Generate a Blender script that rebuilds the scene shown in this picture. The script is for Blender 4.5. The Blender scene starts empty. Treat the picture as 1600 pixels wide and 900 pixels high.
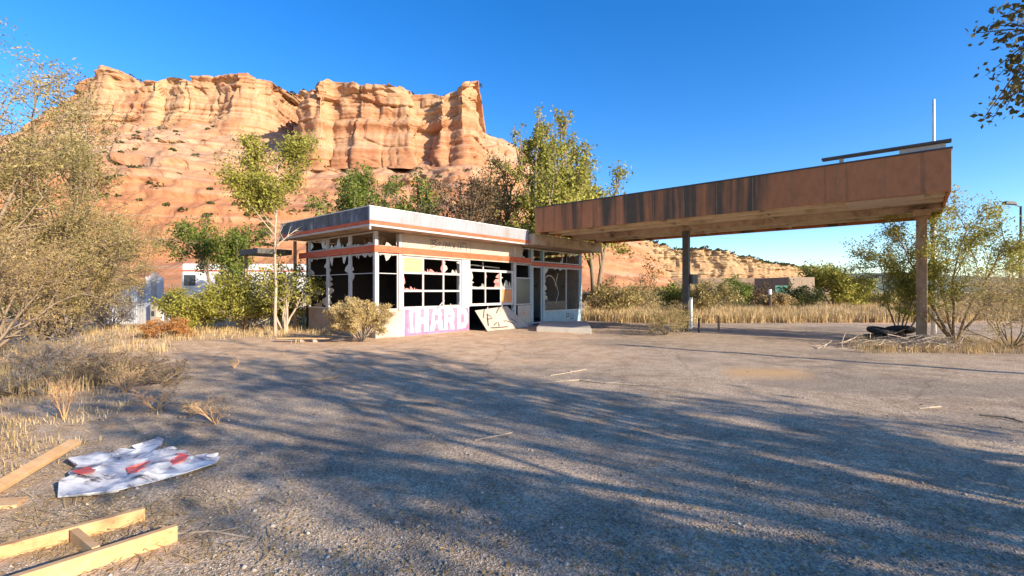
import bpy, math, random
import numpy as np
from mathutils import Vector, Matrix

# ------------------------------------------------------------------ camera, light, exposure
S = bpy.context.scene
COL = S.collection
F = 731.0                      # focal length in photo pixels (1600 wide)
HZ = 455.0                     # horizon row
EYE = 1.6
cam_d = bpy.data.cameras.new("camera")
cam_d.sensor_width = 36.0
cam_d.lens = F / 1600 * 36.0
cam_d.shift_y = 5.0 / 1600
cam_d.clip_start = 0.05
cam_d.clip_end = 6000
cam = bpy.data.objects.new("camera", cam_d)
COL.objects.link(cam)
cam.location = (0, 0, EYE)
cam.rotation_euler = (math.radians(90), 0, 0)
S.camera = cam

SUN_AZ = math.radians(127)     # clockwise from +Y, direction the light comes from
SUN_EL = math.radians(20)
W = bpy.data.worlds.new("World")
S.world = W
W.use_nodes = True
nt = W.node_tree
bg = nt.nodes["Background"]
sky = nt.nodes.new("ShaderNodeTexSky")
sky.sky_type = 'NISHITA'
sky.sun_disc = False
sky.sun_elevation = SUN_EL
sky.sun_rotation = SUN_AZ
sky.altitude = 900
sky.air_density = 1.0
sky.dust_density = 0.6
sky.ozone_density = 2.6
hs = nt.nodes.new("ShaderNodeHueSaturation")
hs.inputs['Saturation'].default_value = 1.36
hs.inputs['Hue'].default_value = 0.509
nt.links.new(sky.outputs[0], hs.inputs['Color'])
nt.links.new(hs.outputs[0], bg.inputs[0])
bg.inputs[1].default_value = 0.15
sd = bpy.data.lights.new("sun", 'SUN')
sd.energy = 4.8
sd.angle = math.radians(0.5)
sd.color = (1.0, 0.885, 0.70)
sun = bpy.data.objects.new("sun", sd)
COL.objects.link(sun)
svec = Vector((math.sin(SUN_AZ) * math.cos(SUN_EL), math.cos(SUN_AZ) * math.cos(SUN_EL), math.sin(SUN_EL)))
sun.rotation_euler = svec.to_track_quat('Z', 'Y').to_euler()
sun.location = svec * 50
S.view_settings.view_transform = 'Standard'
S.view_settings.look = 'None'
S.view_settings.exposure = 0.96
S.view_settings.gamma = 1.0
S.view_settings.use_curve_mapping = False
S.cycles.max_bounces = 6
S.cycles.transparent_max_bounces = 8

# ------------------------------------------------------------------ helpers
def at(px, py, Y):
    return Vector(((px - 800) / F * Y, Y, EYE + (HZ - py) / F * Y))
def gp(px, py):
    Y = EYE * F / (py - HZ)
    return Vector(((px - 800) / F * Y, Y, 0))

def _h(ix, iy, iz, seed):
    with np.errstate(over='ignore'):
        n = (ix.astype(np.int64) * 374761393 + iy.astype(np.int64) * 668265263 + iz.astype(np.int64) * 2147483647 + seed * 974711) & 0xffffffff
        n = ((n ^ (n >> 13)) * 1274126177) & 0xffffffff
        n = ((n ^ (n >> 16)) * 2246822519) & 0xffffffff
        n = n ^ (n >> 15)
    return (n & 0xffffff) / float(0xffffff) * 2 - 1
def vn(x, y, z=0.0, seed=0):
    x, y, z = np.broadcast_arrays(np.asarray(x, float), np.asarray(y, float), np.asarray(z, float))
    ix, iy, iz = np.floor(x), np.floor(y), np.floor(z)
    fx, fy, fz = x - ix, y - iy, z - iz
    fx, fy, fz = [f * f * f * (f * (f * 6 - 15) + 10) for f in (fx, fy, fz)]
    r = 0
    for a in (0, 1):
        for b in (0, 1):
            for c in (0, 1):
                r = r + _h(ix + a, iy + b, iz + c, seed) * (fx if a else 1 - fx) * (fy if b else 1 - fy) * (fz if c else 1 - fz)
    return r
def fbm(x, y, z=0.0, o=4, seed=0, g=0.5):
    r, a, f = 0, 1.0, 1.0
    for k in range(o):
        r = r + a * vn(np.asarray(x) * f, np.asarray(y) * f, np.asarray(z) * f, seed + k * 17)
        a *= g; f *= 2.03
    return r
def sstep(a, b, x):
    t = np.clip((np.asarray(x, float) - a) / (b - a), 0, 1)
    return t * t * (3 - 2 * t)

def tag(o, label=None, cat=None, group=None, kind=None):
    if label: o['label'] = label
    if cat: o['category'] = cat
    if group: o['group'] = group
    if kind: o['kind'] = kind
    return o
def empty(name, loc, rz=0.0):
    o = bpy.data.objects.new(name, None)
    COL.objects.link(o)
    o.location = loc
    o.rotation_euler = (0, 0, rz)
    o.empty_display_size = 0.3
    return o
def link(name, me, m=None, parent=None):
    o = bpy.data.objects.new(name, me)
    COL.objects.link(o)
    if m is not None:
        for mm in (m if isinstance(m, (list, tuple)) else [m]):
            me.materials.append(mm)
    if parent is not None:
        o.parent = parent
    return o
def quads_mesh(name, V, Fc, smooth=False, attrs=None):
    V = np.asarray(V, np.float32); Fc = np.asarray(Fc, np.int32)
    me = bpy.data.meshes.new(name)
    k = Fc.shape[1]
    me.vertices.add(len(V)); me.vertices.foreach_set('co', V.ravel())
    me.loops.add(Fc.size); me.loops.foreach_set('vertex_index', Fc.ravel())
    me.polygons.add(len(Fc))
    me.polygons.foreach_set('loop_start', np.arange(0, Fc.size, k, dtype=np.int32))
    me.polygons.foreach_set('loop_total', np.full(len(Fc), k, dtype=np.int32))
    if smooth:
        me.polygons.foreach_set('use_smooth', np.ones(len(Fc), dtype=bool))
    if attrs:
        for an, av in attrs.items():
            a = me.attributes.new(an, 'FLOAT', 'POINT')
            a.data.foreach_set('value', np.asarray(av, np.float32).ravel())
    me.update(calc_edges=True)
    return me
def grid_faces(nr, nc):
    i = np.arange(nr - 1)[:, None]; j = np.arange(nc - 1)[None, :]
    a = i * nc + j
    return np.stack([a, a + 1, a + nc + 1, a + nc], -1).reshape(-1, 4)

class MB:
    def __init__(s): s.v = []; s.f = []
    def box(s, x0, x1, y0, y1, z0, z1, M=None):
        b = len(s.v)
        P = [(x0,y0,z0),(x1,y0,z0),(x1,y1,z0),(x0,y1,z0),(x0,y0,z1),(x1,y0,z1),(x1,y1,z1),(x0,y1,z1)]
        if M is not None: P = [tuple(M @ Vector(p)) for p in P]
        s.v += P
        s.f += [tuple(b + i for i in q) for q in ((0,3,2,1),(4,5,6,7),(0,1,5,4),(1,2,6,5),(2,3,7,6),(3,0,4,7))]
        return s
    def prism(s, pts, vec):
        """polygon pts (3D, planar) extruded by vec"""
        b = len(s.v); n = len(pts); vec = Vector(vec)
        s.v += [tuple(Vector(p)) for p in pts] + [tuple(Vector(p) + vec) for p in pts]
        s.f.append(tuple(b + i for i in reversed(range(n))))
        s.f.append(tuple(b + n + i for i in range(n)))
        for i in range(n):
            j = (i + 1) % n
            s.f.append((b + i, b + j, b + n + j, b + n + i))
        return s
    def beam(s, a, c, w, h, roll=0.0):
        a = Vector(a); c = Vector(c); d = c - a
        q = d.to_track_quat('X', 'Z').to_matrix().to_4x4()
        M = Matrix.Translation(a) @ q @ Matrix.Rotation(roll, 4, 'X')
        return s.box(0, d.length, -w / 2, w / 2, -h / 2, h / 2, M)
    def tube(s, pts, rad, n=8, cap=True):
        pts = [Vector(p) for p in pts]; m = len(pts)
        if not isinstance(rad, (list, tuple)): rad = [rad] * m
        b = len(s.v)
        for i, p in enumerate(pts):
            t = (pts[min(i + 1, m - 1)] - pts[max(i - 1, 0)]).normalized()
            r = Vector((1, 0, 0)) if abs(t.x) < 0.9 else Vector((0, 1, 0))
            e1 = t.cross(r).normalized(); e2 = t.cross(e1)
            for k in range(n):
                a = 2 * math.pi * k / n
                s.v.append(tuple(p + (e1 * math.cos(a) + e2 * math.sin(a)) * rad[i]))
        for i in range(m - 1):
            for k in range(n):
                k2 = (k + 1) % n
                s.f.append((b + i*n + k, b + i*n + k2, b + (i+1)*n + k2, b + (i+1)*n + k))
        if cap:
            s.f.append(tuple(b + k for k in reversed(range(n))))
            s.f.append(tuple(b + (m-1)*n + k for k in range(n)))
        return s
    def build(s, name, m, parent=None, bevel=0.0, smooth=False):
        me = bpy.data.meshes.new(name)
        me.from_pydata(s.v, [], s.f)
        if smooth:
            me.polygons.foreach_set('use_smooth', [True] * len(me.polygons))
        me.update()
        o = link(name, me, m, parent)
        if bevel:
            md = o.modifiers.new('bevel', 'BEVEL'); md.width = bevel; md.segments = 2; md.limit_method = 'ANGLE'
        return o

# ------------------------------------------------------------------ materials
def newmat(name):
    m = bpy.data.materials.new(name); m.use_nodes = True
    n = m.node_tree; b = n.nodes['Principled BSDF']
    return m, n, b
def N(n, t, **kw):
    x = n.nodes.new(t)
    for k, v in kw.items(): setattr(x, k, v)
    return x
def ramp(n, fac, stops):
    r = n.nodes.new('ShaderNodeValToRGB')
    e = r.color_ramp.elements
    while len(e) > 1: e.remove(e[-1])
    for i, (p, c) in enumerate(stops):
        if i == 0: e[0].position = p; k = e[0]
        else: k = e.new(p)
        k.color = (*c, 1) if len(c) == 3 else c
    n.links.new(fac, r.inputs[0])
    return r.outputs[0]
def noise(n, scale, detail=6, rough=0.6, vec=None, dist=0.0):
    x = n.nodes.new('ShaderNodeTexNoise')
    x.inputs['Scale'].default_value = scale; x.inputs['Detail'].default_value = detail
    x.inputs['Roughness'].default_value = rough; x.inputs['Distortion'].default_value = dist
    if vec is not None: n.links.new(vec, x.inputs['Vector'])
    return x.outputs['Fac']
def coords(n, scale=(1,1,1), kind='Object', rot=(0,0,0)):
    tc = n.nodes.new('ShaderNodeTexCoord'); mp = n.nodes.new('ShaderNodeMapping')
    mp.inputs['Scale'].default_value = scale; mp.inputs['Rotation'].default_value = rot
    n.links.new(tc.outputs[kind], mp.inputs['Vector'])
    return mp.outputs[0]
def mixc(n, fac, a, b, mode='MIX'):
    x = n.nodes.new('ShaderNodeMix'); x.data_type = 'RGBA'; x.blend_type = mode
    for sock, val in ((x.inputs[0], fac), (x.inputs[6], a), (x.inputs[7], b)):
        if isinstance(val, (int, float)): sock.default_value = val
        elif isinstance(val, (tuple, list)): sock.default_value = (*val, 1) if len(val) == 3 else val
        else: n.links.new(val, sock)
    return x.outputs[2]
def bump(n, b, height, strength=0.4, dist=0.02):
    x = n.nodes.new('ShaderNodeBump'); x.inputs['Strength'].default_value = strength; x.inputs['Distance'].default_value = dist
    n.links.new(height, x.inputs['Height']); n.links.new(x.outputs[0], b.inputs['Normal'])
def worn(name, base, dark=None, light=None, scale=3.0, rough=0.75, metallic=0.0, bs=0.3, stretch=(1,1,1), grime=0.5, bd=0.004):
    m, n, b = newmat(name)
    dark = dark or tuple(c * 0.55 for c in base); light = light or tuple(min(1, c * 1.15) for c in base)
    v = coords(n, stretch)
    f = noise(n, scale, 8, 0.65, v, 0.4)
    c = ramp(n, f, [(0.3, dark), (0.3 + 0.2 * grime, base), (0.75, light)])
    f2 = noise(n, scale * 9, 5, 0.7, v)
    c2 = ramp(n, f2, [(0.35, (0.72, 0.7, 0.68)), (0.6, (1, 1, 1))])
    n.links.new(mixc(n, 0.5, c, c2, 'MULTIPLY'), b.inputs['Base Color'])
    b.inputs['Roughness'].default_value = rough; b.inputs['Metallic'].default_value = metallic
    bump(n, b, f2, bs, bd)
    return m
def leafmat(name, stops, trans=0.35, clump=0.8):
    m, n, b = newmat(name)
    g = n.nodes.new('ShaderNodeNewGeometry')
    v = coords(n)
    f = noise(n, clump, 3, 0.6, v)
    mx = n.nodes.new('ShaderNodeMath'); mx.operation = 'MULTIPLY_ADD'
    n.links.new(f, mx.inputs[0]); mx.inputs[1].default_value = 1.3; mx.inputs[2].default_value = -0.4
    ad = n.nodes.new('ShaderNodeMath'); ad.operation = 'MULTIPLY_ADD'
    n.links.new(g.outputs['Random Per Island'], ad.inputs[0]); ad.inputs[1].default_value = 0.55
    n.links.new(mx.outputs[0], ad.inputs[2])
    c = ramp(n, ad.outputs[0], stops)
    n.links.new(c, b.inputs['Base Color']); b.inputs['Roughness'].default_value = 0.6
    b.inputs['Specular IOR Level'].default_value = 0.25
    t = n.nodes.new('ShaderNodeBsdfTranslucent'); n.links.new(c, t.inputs['Color'])
    ms = n.nodes.new('ShaderNodeMixShader'); ms.inputs[0].default_value = trans
    n.links.new(b.outputs[0], ms.inputs[1]); n.links.new(t.outputs[0], ms.inputs[2])
    n.links.new(ms.outputs[0], n.nodes['Material Output'].inputs['Surface'])
    return m

M = {}
M['white'] = worn('white_paint', (0.50, 0.475, 0.46), (0.45, 0.37, 0.31), (0.58, 0.56, 0.54), 2.2, 0.6)
M['cream'] = worn('cream_panel', (0.47, 0.38, 0.30), (0.32, 0.23, 0.17), (0.54, 0.46, 0.38), 1.5, 0.7)
M['frame'] = worn('window_frame', (0.48, 0.455, 0.44), (0.26, 0.20, 0.16), (0.58, 0.56, 0.55), 5, 0.55)
M['orange'] = worn('orange_trim', (0.56, 0.085, 0.025), (0.36, 0.05, 0.02), (0.62, 0.17, 0.08), 2.6, 0.6, stretch=(1, 1, 3))
M['darkint'] = worn('shade_black_interior', (0.018, 0.012, 0.010), scale=2, rough=0.9)  # near-black colour paints in the shade of the rooms behind the openings
M['soffit'] = worn('stained_soffit', (0.42, 0.31, 0.21), (0.10, 0.07, 0.05), (0.58, 0.46, 0.33), 1.6, 0.85, grime=0.9)
M['ply'] = worn('plywood', (0.66, 0.42, 0.17), (0.5, 0.3, 0.1), (0.74, 0.5, 0.24), 2, 0.8, stretch=(1, 1, 5))
M['orangeply'] = worn('orange_board', (0.70, 0.26, 0.09), (0.5, 0.16, 0.05), (0.8, 0.36, 0.16), 3, 0.7)
M['glass_shard'] = worn('dusty_glass', (0.38, 0.33, 0.29), (0.22, 0.18, 0.15), (0.52, 0.47, 0.43), 6, 0.25)
M['pinkglass'] = worn('painted_glass', (0.50, 0.17, 0.16), (0.36, 0.08, 0.1), (0.6, 0.34, 0.3), 6, 0.3)
M['block'] = worn('painted_block', (0.46, 0.38, 0.30), (0.24, 0.17, 0.12), (0.55, 0.48, 0.42), 1.8, 0.85, bs=0.6)
M['stone'] = worn('stone_base', (0.30, 0.22, 0.17), (0.12, 0.09, 0.07), (0.42, 0.33, 0.26), 2.5, 0.9, bs=0.8, bd=0.02)
M['gwhite'] = worn('graffiti_white', (0.52, 0.50, 0.54), (0.38, 0.35, 0.40), (0.56, 0.54, 0.58), 6, 0.6)
M['gpink'] = worn('graffiti_pink', (0.46, 0.13, 0.27), (0.34, 0.09, 0.2), (0.5, 0.24, 0.36), 5, 0.6)
M['gpale'] = worn('graffiti_pale', (0.66, 0.52, 0.60), (0.5, 0.35, 0.45), (0.74, 0.64, 0.7), 3, 0.6)
M['gmid'] = worn('graffiti_faded_pink', (0.40, 0.18, 0.28), (0.30, 0.09, 0.18), (0.46, 0.32, 0.38), 2.5, 0.6, grime=0.9)
M['gteal'] = worn('graffiti_teal', (0.25, 0.48, 0.48), scale=5, rough=0.6)
M['gblack'] = worn('graffiti_black', (0.035, 0.03, 0.035), scale=6, rough=0.5)
M['bluewall'] = worn('blue_grey_paint', (0.30, 0.42, 0.46), (0.2, 0.25, 0.25), (0.4, 0.52, 0.56), 2, 0.7)
M['roofing'] = worn('roof_gravel', (0.22, 0.19, 0.17), scale=4, rough=0.95, bs=0.6)
M['concrete'] = worn('concrete', (0.47, 0.42, 0.34), (0.30, 0.26, 0.20), (0.56, 0.50, 0.42), 2, 0.9, bs=0.6)
M['wood'] = worn('sawn_lumber', (0.56, 0.31, 0.13), (0.24, 0.12, 0.05), (0.66, 0.43, 0.22), 2.2, 0.75, stretch=(0.6, 5, 5), bs=0.5)
M['wood2'] = worn('weathered_lumber', (0.58, 0.33, 0.15), (0.30, 0.17, 0.08), (0.70, 0.45, 0.24), 3.5, 0.8, stretch=(0.6, 5, 5), bs=0.5)
M['darksteel'] = worn('dark_steel', (0.055, 0.05, 0.045), (0.03, 0.028, 0.025), (0.10, 0.085, 0.07), 4, 0.6)
M['rust'] = worn('rusty_column', (0.30, 0.17, 0.08), (0.08, 0.05, 0.03), (0.48, 0.34, 0.20), 3, 0.8, stretch=(1, 1, 0.5))
M['galv'] = worn('galvanised', (0.72, 0.72, 0.70), (0.5, 0.5, 0.48), (0.8, 0.8, 0.78), 4, 0.5)
M['rubble'] = worn('dark_rubber', (0.03, 0.028, 0.026), scale=5, rough=0.85, bs=0.6)
M['bark'] = worn('bark', (0.22, 0.155, 0.10), (0.10, 0.07, 0.045), (0.33, 0.25, 0.17), 9, 0.9, stretch=(1, 1, 0.3), bs=0.6)
M['bark_pale'] = worn('pale_bark', (0.42, 0.32, 0.23), (0.22, 0.16, 0.11), (0.55, 0.45, 0.34), 9, 0.9, stretch=(1, 1, 0.3))
M['bark_dark'] = worn('dark_bark', (0.10, 0.07, 0.05), scale=9, rough=0.9)
M['teal'] = worn('green_sign_paint', (0.02, 0.16, 0.12), scale=3, rough=0.5)
M['trailerwhite'] = worn('trailer_white', (0.74, 0.72, 0.70), (0.5, 0.46, 0.42), (0.8, 0.78, 0.77), 1.2, 0.45)
M['bluewhite'] = worn('pale_blue_metal', (0.60, 0.63, 0.70), (0.35, 0.36, 0.42), (0.75, 0.77, 0.82), 1.6, 0.5)
M['tinglass'] = worn('window_tint', (0.05, 0.06, 0.07), scale=2, rough=0.15)
M['boxbrown'] = worn('brown_container', (0.25, 0.17, 0.11), (0.15, 0.1, 0.07), (0.32, 0.23, 0.15), 1.5, 0.7)

# weathered grey metal fascia of the shop roof: dark bare metal where the paint has gone
def fascia_mat(name, a, b_, c_, cut):
    m, n, b = newmat(name)
    v = coords(n, (1.0, 1.0, 0.35))
    f = noise(n, 1.3, 8, 0.7, v, 0.6)
    col = ramp(n, f, [(cut - 0.12, a), (cut, b_), (cut + 0.14, c_)])
    f2 = noise(n, 12, 5, 0.7, v)
    n.links.new(mixc(n, 0.5, col, ramp(n, f2, [(0.35, (0.75, 0.74, 0.73)), (0.6, (1, 1, 1))]), 'MULTIPLY'), b.inputs['Base Color'])
    b.inputs['Roughness'].default_value = 0.55; b.inputs['Metallic'].default_value = 0.1
    bump(n, b, f2, 0.2, 0.003)
    return m
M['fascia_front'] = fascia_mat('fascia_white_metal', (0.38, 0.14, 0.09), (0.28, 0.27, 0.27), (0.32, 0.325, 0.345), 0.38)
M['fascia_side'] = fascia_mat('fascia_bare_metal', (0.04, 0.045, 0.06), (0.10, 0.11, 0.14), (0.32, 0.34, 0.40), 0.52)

# canopy fascia: red-brown panels with dark green-black vertical stains
m, n, b = newmat('canopy_rust_panels')
v = coords(n, (1, 0.85, 0.05)); f = noise(n, 1.25, 6, 0.6, v, 0.3)
vp = coords(n, (1, 1, 1))
sep = N(n, 'ShaderNodeSeparateXYZ'); n.links.new(vp, sep.inputs[0])
# panel index along local y (panel joints every 1.07 m) drives the fade of each panel
fl = N(n, 'ShaderNodeMath', operation='DIVIDE'); n.links.new(sep.outputs[1], fl.inputs[0]); fl.inputs[1].default_value = 1.07
fr = N(n, 'ShaderNodeMath', operation='FLOOR'); n.links.new(fl.outputs[0], fr.inputs[0])
wn = N(n, 'ShaderNodeTexWhiteNoise'); wn.noise_dimensions = '1D'; n.links.new(fr.outputs[0], wn.inputs['W'])
base = ramp(n, wn.outputs['Value'], [(0, (0.42, 0.155, 0.05)), (0.5, (0.46, 0.17, 0.055)), (1, (0.52, 0.20, 0.07))])
# stains thin out towards the road end (local y more negative)
mr = N(n, 'ShaderNodeMapRange'); n.links.new(sep.outputs[1], mr.inputs[0])
mr.inputs[1].default_value = -2.0; mr.inputs[2].default_value = -12.0; mr.inputs[3].default_value = 0.03; mr.inputs[4].default_value = -0.26
ad = N(n, 'ShaderNodeMath', operation='ADD'); n.links.new(f, ad.inputs[0]); n.links.new(mr.outputs[0], ad.inputs[1])
st = ramp(n, ad.outputs[0], [(0.50, (0, 0, 0)), (0.60, (1, 1, 1))])
f3 = noise(n, 6, 7, 0.7, coords(n, (1, 1, 0.5)))
c = mixc(n, st, base, (0.09, 0.062, 0.032))
c = mixc(n, 0.6, c, ramp(n, f3, [(0.3, (0.6, 0.58, 0.55)), (0.62, (1, 1, 1))]), 'MULTIPLY')
n.links.new(c, b.inputs['Base Color']); b.inputs['Roughness'].default_value = 0.7
bump(n, b, f3, 0.3, 0.004)
M['canopy'] = m

# cliff rock
def cliffmat(name, up, low, pale, zlo, zhi, streak=0.5):
    m, n, b = newmat(name)
    tc = coords(n)
    sep = N(n, 'ShaderNodeSeparateXYZ'); n.links.new(tc, sep.inputs[0])
    mr = N(n, 'ShaderNodeMapRange'); n.links.new(sep.outputs[2], mr.inputs[0])
    mr.inputs[1].default_value = zlo; mr.inputs[2].default_value = zhi
    nb = noise(n, 0.05, 4, 0.6, tc)
    ma = N(n, 'ShaderNodeMath', operation='MULTIPLY_ADD'); n.links.new(nb, ma.inputs[0]); ma.inputs[1].default_value = 0.7; 
    n.links.new(mr.outputs[0], ma.inputs[2])
    c = ramp(n, ma.outputs[0], [(0.35, low), (0.75, tuple((a + q) / 2 for a, q in zip(up, low))), (1.0, up)])
    fb = noise(n, 1.0, 5, 0.6, coords(n, (0.11, 0.11, 0.07)), 0.5)
    c = mixc(n, ramp(n, fb, [(0.44, (0, 0, 0)), (0.60, (0.75, 0.75, 0.75))]), c, tuple(x * 0.95 for x in low))
    # strata
    sv = coords(n, (0.012, 0.012, 0.9)); fs = noise(n, 1.0, 7, 0.65, sv, 0.2)
    c = mixc(n, ramp(n, fs, [(0.50, (0, 0, 0)), (0.63, (0.55, 0.55, 0.55))]), c, pale)
    c = mixc(n, ramp(n, fs, [(0.32, (0.6, 0.6, 0.6)), (0.42, (0, 0, 0))]), c, tuple(x * 0.72 for x in low))
    # vertical streaks of desert varnish
    vv = coords(n, (0.35, 0.35, 0.03)); fv = noise(n, 1.0, 6, 0.6, vv, 0.3)
    c = mixc(n, ramp(n, fv, [(0.56, (0, 0, 0)), (0.72, (streak, streak, streak))]), c, tuple(x * 0.62 for x in low))
    fd = noise(n, 1.6, 8, 0.7, tc)
    c = mixc(n, 0.55, c, ramp(n, fd, [(0.3, (0.66, 0.6, 0.56)), (0.62, (1, 1, 1))]), 'MULTIPLY')
    n.links.new(c, b.inputs['Base Color']); b.inputs['Roughness'].default_value = 0.92
    b.inputs['Specular IOR Level'].default_value = 0.15
    bump(n, b, noise(n, 0.9, 9, 0.7, coords(n, (1, 1, 1.6))), 0.35, 0.4)
    return m
M['cliff'] = cliffmat('sandstone_cliff', (0.50, 0.30, 0.165), (0.43, 0.18, 0.09), (0.54, 0.38, 0.24), 18, 62, 0.7)
M['slick'] = cliffmat('red_slickrock', (0.48, 0.295, 0.185), (0.46, 0.20, 0.095), (0.52, 0.35, 0.235), 14, 40, 0.6)
M['farcliff'] = cliffmat('far_sandstone', (0.48, 0.34, 0.19), (0.42, 0.25, 0.13), (0.54, 0.43, 0.27), 0, 40, 0.4)

# ------------------------------------------------------------------ frames shared by building and canopy
CX, CY = -4.52, 15.5
RZ = math.atan2(0.761, 0.648)
UX, UY = math.cos(RZ), math.sin(RZ)
def bl(x, y, z=0.0):           # building-local to world
    return Vector((CX + UX * x - UY * y, CY + UY * x + UX * y, z))

# ------------------------------------------------------------------ ground
def axis(lo, hi, c, fine, n):
    t = np.linspace(-1, 1, n)
    k = 5.2
    s = np.sinh(k * t) / math.sinh(k)
    a = np.where(s < 0, c + s * (c - lo), c + s * (hi - c))
    return a
def soil(X, Y):
    """0 = worn asphalt gravel, 1 = tan soil"""
    w = fbm(X * 0.5, Y * 0.5, 0, 5, 3) * 1.0
    a = sstep(0, 1.6, Y - (9.9 - 0.10 * (X + 6)) + w * 1.0) * (1 - sstep(17, 26, Y - 0.4 * X)) * (1 - sstep(0.0, 4.0, X + 0.5 + w * 1.4))
    b_ = sstep(0.0, 1.3, -(X + 0.98 * Y) + 1.1 + w * 0.9)          # left foreground soil
    c_ = sstep(16, 19, Y - 0.1 * X + w)  * (1 - sstep(-7, -4, X))
    d_ = sstep(0, 3, Y + 0.28 * X - 26.5 + w * 1.2)
    return np.clip(np.maximum.reduce([a, b_, c_, d_]), 0, 1)
def gz(X, Y):
    X = np.asarray(X, float); Y = np.asarray(Y, float)
    s = soil(X, Y)
    near = 1 - sstep(40, 70, np.hypot(X, Y))
    z = 0.012 * fbm(X * 0.8, Y * 0.8, 0, 3, 7) + s * (0.03 + 0.03 * fbm(X * 1.7, Y * 1.7, 0, 4, 9))
    z = z * near
    # loose sand drift on the forecourt
    z = z + 0.03 * sand(X, Y)
    return z
SPC = gp(1178, 582)
def sand(X, Y):
    r = ((X - SPC.x) / 0.95) ** 2 + ((Y - SPC.y) / 0.62) ** 2
    return 1 - sstep(0.35, 1.25, r + 0.5 * fbm(X * 2, Y * 2, 0, 4, 5))
ax = axis(-2500, 2500, -1.0, 0.05, 560)
ay = axis(-900, 4500, 4.5, 0.05, 620)
GX, GY = np.meshgrid(ax, ay)
GZ = gz(GX, GY)
sl = soil(GX, GY); sn = sand(GX, GY)
me = quads_mesh('ground', np.stack([GX, GY, GZ], -1).reshape(-1, 3), grid_faces(len(ay), len(ax)), True,
                {'soil': sl, 'sand': sn})
m, n, b = newmat('ground_surface')
v = coords(n)
at1 = N(n, 'ShaderNodeAttribute', attribute_name='soil'); at2 = N(n, 'ShaderNodeAttribute', attribute_name='sand')
big = noise(n, 0.35, 6, 0.6, v); mid = noise(n, 2.2, 7, 0.7, v, 0.3); fine = noise(n, 28, 8, 0.8, v)
asph = ramp(n, mid, [(0.28, (0.27, 0.19, 0.125)), (0.5, (0.50, 0.365, 0.245)), (0.72, (0.70, 0.54, 0.38))])
asph = mixc(n, ramp(n, big, [(0.42, (0, 0, 0)), (0.66, (0.75, 0.75, 0.75))]), asph, (0.64, 0.48, 0.335))
pt = noise(n, 0.22, 5, 0.55, coords(n, (1, 1.8, 1)), 0.8)
asph = mixc(n, ramp(n, pt, [(0.52, (0, 0, 0)), (0.60, (0.45, 0.45, 0.45))]), asph, (0.24, 0.20, 0.165))
vo = N(n, 'ShaderNodeTexVoronoi'); vo.inputs['Scale'].default_value = 75; n.links.new(v, vo.inputs['Vector'])
asph = mixc(n, 0.75, asph, ramp(n, vo.outputs['Color'], [(0.15, (0.30, 0.30, 0.31)), (0.5, (0.85, 0.84, 0.83)), (0.9, (1.45, 1.4, 1.33))]), 'MULTIPLY')
asph = mixc(n, 0.6, asph, ramp(n, fine, [(0.33, (0.5, 0.5, 0.5)), (0.6, (1.15, 1.15, 1.15))]), 'MULTIPLY')
so = ramp(n, mid, [(0.28, (0.46, 0.27, 0.15)), (0.5, (0.68, 0.45, 0.275)), (0.72, (0.80, 0.60, 0.41))])
so = mixc(n, 0.6, so, ramp(n, fine, [(0.33, (0.6, 0.58, 0.55)), (0.6, (1.1, 1.1, 1.1))]), 'MULTIPLY')
c = mixc(n, at1.outputs['Fac'], asph, so)
c = mixc(n, at2.outputs['Fac'], c, mixc(n, fine, (0.52, 0.30, 0.13), (0.68, 0.42, 0.2)))
# tar-sealed cracks and old wear lines in the asphalt
wv = coords(n, (0.22, 0.22, 1)); wa = N(n, 'ShaderNodeTexVoronoi', feature='DISTANCE_TO_EDGE'); wa.inputs['Scale'].default_value = 1.0
dn = N(n, 'ShaderNodeTexNoise'); dn.inputs['Scale'].default_value = 3; n.links.new(wv, dn.inputs['Vector'])
vm = N(n, 'ShaderNodeMixRGB'); vm.inputs[0].default_value = 0.12; n.links.new(wv, vm.inputs[1]); n.links.new(dn.outputs['Color'], vm.inputs[2])
n.links.new(vm.outputs[0], wa.inputs['Vector'])
ck = ramp(n, wa.outputs['Distance'], [(0.0, (0.75, 0.74, 0.72)), (0.005, (0.94, 0.94, 0.94)), (0.010, (1, 1, 1))])
c = mixc(n, 1.0, c, ck, 'MULTIPLY')
n.links.new(c, b.inputs['Base Color']); b.inputs['Roughness'].default_value = 0.95
b.inputs['Specular IOR Level'].default_value = 0.2
hh = N(n, 'ShaderNodeMath', operation='ADD'); n.links.new(fine, hh.inputs[0]); n.links.new(vo.outputs['Distance'], hh.inputs[1])
bump(n, b, hh.outputs[0], 0.7, 0.012)
tag(link('ground', me, m), kind='structure')

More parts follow.
